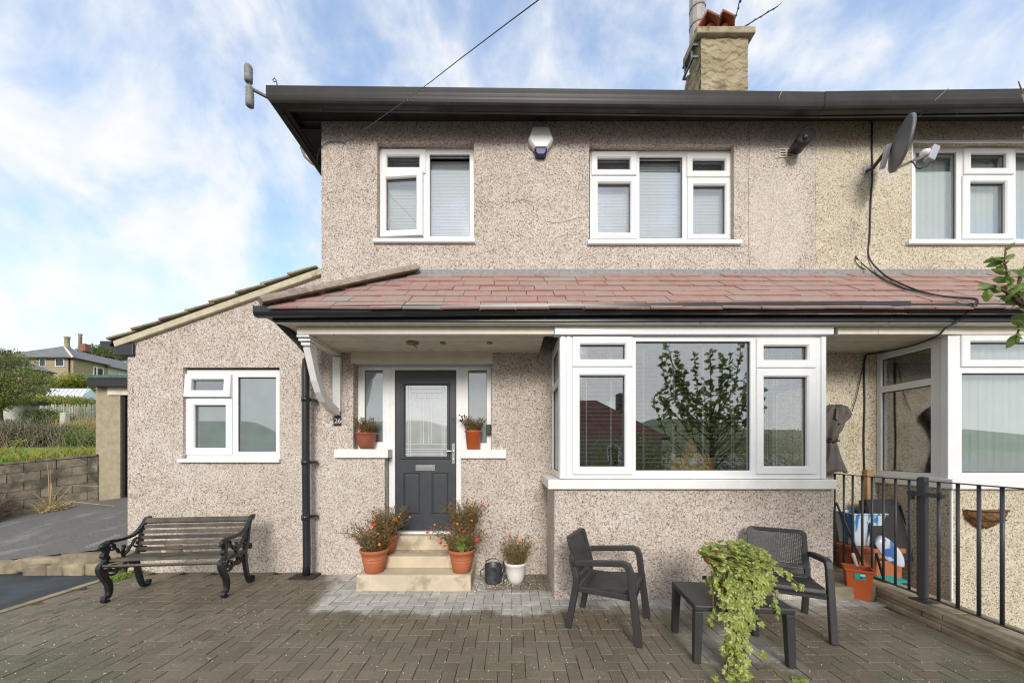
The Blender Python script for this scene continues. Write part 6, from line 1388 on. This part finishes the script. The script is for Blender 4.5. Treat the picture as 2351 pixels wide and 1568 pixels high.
# dry grass beside the garage
dg = MB()
for _ in range(800):
    u_ = R.random() ** .7; p = Vector((PX(150 + 84 * u_, 15.5), 15.5 + R.uniform(-.8, .8), 2.0 + R.uniform(0, .2))); e_ = p + Vector((R.gauss(0, .35), R.uniform(-.3, .3), R.uniform(.25, .75) + .45 * u_ * R.random())); dg.tube([p, p.lerp(e_, .6) + Vector((0, 0, .1)), e_], [.009, .007, .003], 3, False)
o = dg.build('dry_grass', M['straw']); o['kind'] = 'stuff'
fence = thing('picket_fence', 'grey weathered picket fence along the back of the bank', 'fence', (PX(150, 20), 20, 3.3))
b = MB(); b.prism([(-.045, 0, -.1), (.045, 0, -.1), (.045, 0, .82), (0, 0, .88), (-.045, 0, .82)], (0, .02, 0)); pk = b.mesh('paling', M['paling'])
x = PX(70, 20)
while x < PX(300, 20): inst('paling', pk, fence, (x, 20 + R.uniform(-.01, .01), 3.32 + R.uniform(-.03, .03)), (0, R.uniform(-.05, .05), 0)); x += .145
for z in (3.5, 3.95): b = MB(); b.box(PX(70, 20), PX(300, 20), 20.021, 20.06, z, z + .08); b.build('rail', M['paling'], fence)
b = MB(); b.box(PX(224 / 1, 15) * 0 + PX(136, 16.2), PX(149, 16.2), 16.2, 16.4, PZ(985, 16.2), PZ(947, 16.2)); tag(b.build('stone_post', M['whitewall'], bev=.03), 'pale stub of a stone post among the hedges by the fence', 'post')
sh = thing('shed', 'grey-white rendered shed with a dark flat roof at the far left', 'shed', (PX(20, 17.5), 17.5, 2.4))
b = MB(); b.box(PX(-60, 17.5), PX(52, 17.5), 17.5, 18.1, 2.2, PZ(926, 17.5)); b.build('wall', M['whitewall'], sh); b = MB(); b.box(PX(-64, 17.3), PX(57, 17.3), 17.3, 18.2, PZ(925.5, 17.3), PZ(918, 17.3)); b.build('roof', M['black'], sh)
gh = thing('greenhouse', 'white glazed greenhouse with a pitched roof below the terrace', 'greenhouse', (PX(155, 28), 28, 4.8))
xa, xb, xr0, xr1 = PX(98, 28), PX(188, 28), PX(118, 29.4), PX(202, 29.4)
zr, ze_ = PZ(892, 29.4), PZ(911, 28)
b = MB(); b.loops([[(xa, 28, ze_), (xa, 28.05, ze_ - .06), (xr0, 29.4, zr - .06), (xr0, 29.4, zr)], [(xb, 28, ze_), (xb, 28.05, ze_ - .06), (xr1, 29.4, zr - .06), (xr1, 29.4, zr)]]); b.build('roof', M['greenhouse'], gh)
b = MB(); b.loops([[(xb, 28, ze_), (xb, 28.05, ze_ - .06), (xr1, 29.4, zr - .06), (xr1, 29.4, zr)], [(PX(214, 30), 30.6, ze_), (PX(214, 30), 30.6, ze_ - .06), (xr1 + .1, 29.5, zr - .06), (xr1 + .1, 29.5, zr)]]); b.build('roof', M['greenhouse'], gh)
b = MB(); b.box(xa + .05, xb - .05, 28.06, 28.1, 4.0, ze_ - .05); b.prism([(xb - .05, 28.1, 4.0), (PX(213, 30), 30.5, 4.0), (PX(213, 30), 30.5, ze_ - .05), (xr1, 29.4, zr - .08), (xb - .05, 28.1, ze_ - .05)], (.04, 0, 0)); b.build('glazing', M['greenhouse'], gh)
for k in range(9):
    t0 = k / 8; b = MB(); b.tube([(xa + (xb - xa) * t0, 28, ze_ + .02), (xr0 + (xr1 - xr0) * t0, 29.4, zr + .02)], .022, 4); b.build('glazing_bar', M['upvc'], gh)
blob('shrub', 'green leafy shrubs spilling over the fence below the greenhouse', 'shrub', [B(150, 921, 23, 34, 13, 1), B(195, 925, 23, 30, 12, 1), B(110, 926, 23, 28, 11, 1)], 'yellowleaf', .13, 3200, tone2='leaf')
blob('shrub', 'yellow-green shrub by the dark shed roof at the fence end', 'shrub', [B(75, 918, 22, 30, 12, 1), B(52, 912, 22.5, 22, 10, 1)], 'yellowleaf', .13, 2000)
blob('shrub', 'golden autumn bush in front of the terrace houses', 'shrub', [B(172, 880, 40, 28, 16, 2), B(188, 872, 40, 18, 14, 2), B(150, 888, 40, 18, 8, 2)], 'yellowleaf', .26, 2400)
tx = PX(-18, 16)
blob('tree', 'spreading green tree with autumn tints at the left edge in front of the houses', 'tree', [B(36, 828, 16, 30, 14, .7), B(-10, 832, 16, 36, 24, .9), B(66, 858, 16, 34, 13, .7), B(10, 872, 16, 46, 20, .9), B(96, 874, 16, 26, 10, .6), B(60, 893, 16.3, 44, 14, .8), B(18, 810, 16, 18, 9, .5), B(-45, 870, 16, 40, 46, .9), B(30, 915, 16.3, 36, 14, .7), B(-10, 920, 16.3, 40, 24, .7)], 'leaf', .085, 9500, 320, 'bark', trunk=[(tx - .3, 16.5, 2.0), (tx - .2, 16.4, 3.4), (tx, 16.2, 5.0)], trunkr=.10, tone2='yellowleaf')
rs = thing('red_shrub', 'red-brown bare shrub at the foot of the block wall', 'shrub', (-10.2, 6.7, .15)); b = MB(); b2 = MB()
for _ in range(260):
    p = Vector((-10.25 + R.uniform(-.25, .25), 6.75 + R.uniform(-.2, .2), .1)); e_ = p + Vector((R.uniform(-.5, .45), R.uniform(-.35, .25), R.uniform(.25, .85))); m_ = p.lerp(e_, .5) + Vector((R.uniform(-.08, .08), 0, .05)); b.tube([p, m_, e_], [.006, .004, .002], 3, False)
    for _k in range(7): leafquad(b2, p.lerp(e_, R.uniform(.4, 1)) + rv() * .03, rv(), rv(), .035, .02)
b.build('twigs', M['redshrub'], rs, kind='stuff'); b2.build('foliage', M['redshrub'], rs, kind='stuff')
ds_ = thing('dry_weed', 'clump of dead straw weeds with long stalks at the foot of the block wall', 'weeds', (-9.55, 7.4, .33)); b = MB()
for _ in range(130):
    p = Vector((-9.55 + R.gauss(0, .12), 7.38 + R.gauss(0, .07), .33)); e_ = p + Vector((R.uniform(-.3, .3), R.uniform(-.15, .1), R.uniform(.03, .25))); b.tube([p, p.lerp(e_, .5) + Vector((0, 0, .04)), e_], .004, 3, False)
for (dx, h_) in ((-.05, 1.3), (.12, 1.05), (.3, .55), (-.3, .4), (.05, .9)):
    p = Vector((-9.55, 7.38, .33)); b.tube([p, p + Vector((dx * .4, 0, h_ * .6)), p + Vector((dx + .1, -.1, h_))], .006, 4, False)
for (dx, dy, h_) in ((1.5, -.1, .12), (1.0, .1, .5)):
    p = Vector((-9.5, 7.3, .36)); b.tube([p, p + Vector((dx * .4, dy, h_ * .8 + .12)), p + Vector((dx, dy, h_))], .006, 4, False)
b.build('stalks', M['straw'], ds_, kind='stuff')
sp = thing('sapling', 'thin reddish sapling with orange leaves on the grass above the block wall', 'sapling', (PX(33, 8.6), 8.6, 1.3)); b = MB(); b.tube([(PX(32, 8.6), 8.6, 1.2), (PX(35, 8.6), 8.6, 1.5), (PX(37, 8.6), 8.6, 1.83)], .008, 5); b.build('stem', M['redshrub'], sp)
b = MB()
for _ in range(70): leafquad(b, Vector((PX(40, 8.6), 8.6, 1.80)) + Vector((R.gauss(0, .07), R.gauss(0, .05), R.gauss(0, .035))), rv(), rv(), .045, .03)
b.build('foliage', M['petal_orange'] if 0 else M['yellowleaf'], sp, kind='stuff')
mo = MB()
for _ in range(420):
    x, y = PX(R.uniform(262, 300), 4.5), R.uniform(4.35, 4.70); x = min(x, -4.85 + R.uniform(-.1, .15)); p = Vector((x, y, .002)); leafquad(mo, p, (rv() + Vector((0, 0, 1.2))).normalized(), rv(), R.uniform(.02, .06), .012)
o = mo.build('weeds', M['geranium']); o['kind'] = 'stuff'

# ------------------------------------------------------------------ far houses on the hill
def fwin(par, u0, u1, v0, v1, fn, bars=(), m='upvc'):
    b = MB(); t_ = (u1 - u0) * .07; hs_ = []
    cuts = [u0] + [u0 + (u1 - u0) * q for q in bars] + [u1]
    hs_ = [(a + t_, c - t_, v0 + t_, v1 - t_) for a, c in zip(cuts[:-1], cuts[1:])]
    b.slab(u0, u1, v0, v1, -.10, .05, hs_, fn); f_ = b.build('window', M[m], par)
    for h_ in hs_: b = MB(); b.slab(h_[0], h_[1], h_[2], h_[3], -.03, .0, (), fn); o = b.build('pane', M['farglass'], f_)
def hiphouse(name, label, x0, x1, y0, y1, zb, ze, zr, ridge, wallm, roofm, group=None, over=.45):
    """walls with a hipped roof; ridge: ((xa,ya),(xb,yb))"""
    t_ = thing(name, label, 'house', ((x0 + x1) / 2, y0, zb), 0, group)
    b = MB(); b.box(x0, x1, y0, y1, zb, ze); b.build('wall', M[wallm], t_)
    e = [(x0 - over, y0 - over, ze), (x1 + over, y0 - over, ze), (x1 + over, y1 + over * 0, ze), (x0 - over, y1 + over * 0, ze)]
    (xa, ya), (xb_, yb) = ridge
    b = MB(); ra, rb = (xa, ya, zr), (xb_, yb, zr)
    b.add(e + [ra, rb], [(0, 1, 4), (1, 2, 5, 4), (2, 3, 5), (3, 0, 4, 5), (3, 2, 1, 0)]); rf_ = b.build('roof', M[roofm], t_)
    b = MB(); b.box(x0 - over - .02, x1 + over + .02, y0 - over - .06, y0 - over, ze - .12, ze + .03); b.box(x1 + over, x1 + over + .06, y0 - over, y1, ze - .12, ze + .03); b.build('gutter', M['black'], t_)
    return t_, rf_
XA = -66.3
ta, ra = hiphouse('terrace_house', 'tan hipped-roof house at the near end of the hillside terrace', -79, XA, 54, 58.6, 8, 15.55, 18.5, ((-72.6, 57.9), (-72.6, 58.6)), 'farwall', 'farroof', 'houses along the hillside terrace')
fnf = lambda u, v, w_: (u, 54 + w_, v)
fns = lambda u, v, w_: (XA - w_, u, v)
fwin(ta, PX(128, 54), PX(149, 54), PZ(842, 54), PZ(823.5, 54), fnf); fwin(ta, PX(130, 54), PX(152, 54), PZ(884, 54), PZ(866, 54), fnf, (.33, .66)); fwin(ta, PX(92, 54), PX(106, 54), PZ(842, 54), PZ(824, 54), fnf)
fwin(ta, 56.55, 57.95, 13.2, 14.9, fns, (.33,))
b = MB(); b.tube([(XA - .5, 53.9, 9), (XA - .5, 53.9, 15.5)], .09, 6); b.build('downpipe', M['black'], ta)
b = MB(); hipc = [Vector((XA + .45, 53.55, 15.56)), Vector((-72.6, 57.9, 18.53))]; b.tube(hipc, .16, 6); b.build('hip_ridge', M['cream'], ra)
def stack(par, px_, py0, py1, Y, w_, m, pots=1, pw=8, ph=20):
    x = PX(px_, Y); z0, z1 = PZ(py1, Y), PZ(py0, Y); c = MB(); c.box(x - w_ / 2, x + w_ / 2, Y - w_ / 2, Y + w_ / 2, z0 - 2, z1); c.box(x - w_ / 2 - .06, x + w_ / 2 + .06, Y - w_ / 2 - .06, Y + w_ / 2 + .06, z1, z1 + .12); o = c.build('chimney', M[m], par); return o
b = MB(); c = P(154, 797, 58.3); b.lathe([(.55, -1.5), (.5, -.2), (.32, .3), (.32, 1.4), (.38, 1.45), (.38, 1.7)], 10, c); b.build('chimney', M['concrete'], ra)
tb_, rb_ = hiphouse('terrace_house', 'pale grey rendered house attached behind the tan terrace house', -79, XA - .02, 58.65, 72, 8, 15.3, 18.2, ((-72.6, 58.7), (-72.6, 71)), 'farwhite', 'farroof', 'houses along the hillside terrace')
fwin(tb_, 60.2, 62.6, 13.3, 14.6, lambda u, v, w_: (XA - .02 - w_, u, v), (.6,))
c = P(190, 815, 63); b = MB(); b.box(c.x - .6, c.x + .6, 62.5, 63.6, c.z - 2, c.z + .6); b.build('chimney', M['block'], rb_); b = MB(); b.box(c.x - .1, c.x + .9, 62.6, 63.5, c.z + .6, c.z + 1.9); b.build('chimney', M['redroof'], rb_); b = MB(); b.lathe([(.22, 0), (.25, 2.9), (.33, 3.1)], 8, (c.x - .45, 63, c.z + .6)); b.build('chimney', M['concrete'], rb_)
tc_, rc_ = hiphouse('terrace_house', 'low tan house half hidden by the tree at far left', -69, -61.2, 45, 47.7, 7, 11.9, 13.7, ((-65.2, 46.6), (-65.2, 47.7)), 'farwall', 'farroof', 'houses along the hillside terrace')
fwin(tc_, 45.9, 46.7, 10.0, 11.3, lambda u, v, w_: (-61.2 - w_, u, v))
hiphouse('hill_house', 'red-roofed house high on the wooded hill behind the terrace', PX(246, 110), PX(292, 110), 110, 118, 22, PZ(838, 110), PZ(826, 110), ((PX(258, 114), 114), (PX(280, 114), 114)), 'farwall', 'redroof', 'small houses on the far hill')
hiphouse('hill_house', 'cream gabled house highest on the far hill near our roof edge', PX(268, 118), PX(310, 118), 118, 126, 26, PZ(832, 118), PZ(822, 118), ((PX(275, 122), 122), (PX(300, 122), 122)), 'farwall', 'cream' if 0 else 'farwhite', 'small houses on the far hill')
wd_ = [(B(px_, py_, 135, rx_, ry_, 5)) for px_, py_, rx_, ry_ in ((215, 815, 22, 14), (245, 808, 26, 14), (275, 812, 26, 15), (300, 820, 26, 18), (255, 822, 30, 12))]
blob('woodland', '', '', wd_, 'woods', .9, 5200, kind='stuff')

# ------------------------------------------------------------------ the near tree, with a branch reaching into the frame
nt_ = thing('near_tree', 'young leafy tree whose fresh green branch reaches in at the right edge', 'tree', (3.6, 1.45, 0))
b = MB(); b.tube([(3.6, 1.45, -.3), (3.58, 1.44, .9), (3.52, 1.46, 1.8), (3.5, 1.48, 2.4)], [.05, .042, .034, .02], 8); b.build('trunk', M['bark'], nt_)
lf = MB(); lf.add([(0, 0, 0), (.017, .018, -.004), (.022, .04, -.003), (.012, .062, -.006), (0, .075, -.012), (-.012, .062, -.006), (-.022, .04, -.003), (-.017, .018, -.004), (0, .035, .006)], [(i, (i + 1) % 8, 8) for i in range(8)]); lfme = lf.mesh('leaf', M['branchleaf'])
rr = random.Random(33); lb = MB(); leaves = []
def shoot(pts, dens=26, lf_=1.0):
    pts = [Vector(p) for p in pts]; n_ = len(pts); lb.tube(pts, [.010 - .008 * i / (n_ - 1) for i in range(n_)], 5)
    for i in range(n_ - 1):
        a, c = pts[i], pts[i + 1]
        for k in range(max(1, int((c - a).length * dens))):
            t_ = (i + (k + rr.random()) / max(1, (c - a).length * dens)) / (n_ - 1)
            if t_ < .18: continue
            leaves.append((a.lerp(c, rr.random()), (c - a).normalized(), lf_ * rr.uniform(.65, 1.15)))
br = [P(2480, 900, 1.85), P(2400, 760, 1.82), P(2352, 700, 1.80), P(2318, 650, 1.80), P(2306, 600, 1.80), P(2308, 566, 1.80)]
shoot(br, 95, .95); shoot([P(2400, 760, 1.82), P(2360, 740, 1.81), P(2340, 755, 1.80), P(2332, 778, 1.8)], 90, .9); shoot([P(2345, 700, 1.80), P(2310, 670, 1.79), P(2280, 655, 1.78), P(2262, 668, 1.78)], 60, .8); shoot([P(2335, 690, 1.80), P(2340, 640, 1.84), P(2352, 610, 1.88)], 80, .9)
shoot([P(2420, 500, 1.8), P(2380, 300, 1.8), P(2356, 240, 1.8), P(2338, 187, 1.8)], 9, .8); shoot([P(2420, 420, 1.8), P(2375, 330, 1.8), P(2346, 290, 1.8)], 9, .8)
for k in range(32):
    a = rr.uniform(0, 6.28); z0 = rr.uniform(1.2, 2.3); s_ = Vector((3.53, 1.46, z0)); out = Vector((math.cos(a), math.sin(a) * .7, 0)); L_ = rr.uniform(.5, 1.15)
    e_ = s_ + out * L_ * .85 + Vector((0, 0, L_ * 1.05)); m_ = s_.lerp(e_, .5) + out * L_ * .22; t3 = e_ + Vector((0, 0, rr.uniform(.2, .45)))
    for q in (e_, m_, t3):
        if q.x < 1.50 * max(.2, q.y): q.x = 1.50 * max(.2, q.y) + rr.uniform(.02, .15)
    shoot([s_, m_, e_, t3], 72, 1.25)
lb.build('limbs', M['bark'], nt_, kind='stuff')
leaves = [q for q in leaves if q[0].z > 1.85 + .25 * rr.random() or q[0].x < 1.45 * q[0].y]
leaves.sort(key=lambda q: q[0].x / q[0].y); rest = MB()
for k, (p, d_, s_) in enumerate(leaves):
    o_ = (rv() + d_ * .6 + Vector((0, 0, -.25))).normalized(); zax = (rv() * .8 + Vector((0, -.5, .7))).normalized(); yax = (o_ - zax * o_.dot(zax)).normalized(); mt_ = Matrix((yax.cross(zax), yax, zax)).transposed()
    if k < 290: inst('leaf', lfme, nt_, p, mt_.to_euler(), (s_, s_, s_))
    else: rest.add([p + mt_ @ (v.co * s_) for v in lfme.vertices], [tuple(f.vertices) for f in lfme.polygons])
if rest.v: rest.build('foliage', M['branchleaf'], nt_, kind='stuff')

# ------------------------------------------------------------------ what the windows mirror: the far side of the street
oh, orf = hiphouse('opposite_house', 'tan house with red hipped roof across the street, mirrored in the bay window', 1.0, 8.5, -19, -12.5, -.16, 2.35, 4.9, ((3.4, -15.8), (5.6, -15.8)), 'farwall', 'redroof')
b = MB(); b.box(6.9, 7.6, -16, -15.3, 3.2, 5.3); b.build('chimney', M['block'], orf)
blob('street_hedge', 'tall dark hedge across the street, mirrored low in the bay window', 'hedge', [(3.3 + 1.05 * k, -4.2, .9, .8, .5, 1.35) for k in range(7)], 'leaf', .10, 8000)
fwin(oh, 2.2, 3.6, .6, 1.9, lambda u, v, w_: (u, -12.5 - w_, v), (.5,)); fwin(oh, 5.4, 6.8, .6, 1.9, lambda u, v, w_: (u, -12.5 - w_, v), (.5,))
b = MB()
for k in range(9): pass
vs, fs = [], []
for i in range(61):
    x = -420 + 14 * i; hh_ = 26 + 9 * math.sin(i * .33) + 5 * math.sin(i * .9 + 1)
    vs += [(x, -200, -.5), (x, -330, hh_ * .8), (x, -420, hh_)]
for i in range(60): a = i * 3; fs += [(a, a + 3, a + 4, a + 1), (a + 1, a + 4, a + 5, a + 2)]
g = MB(); g.add(vs, fs, True); struct(g.build('hills', mat('far_hills', (0.10, 0.13, 0.05), .95, .35, .02)))
pole = thing('telegraph_pole', 'wooden telegraph pole holding the overhead wire, beyond the right of the frame', 'pole', (13.6, -3.2, -.16)); b = MB(); b.tube([(13.6, -3.2, -.16), (13.6, -3.2, 8.6)], [.14, .10], 10); b.build('post', M['bark'], pole)
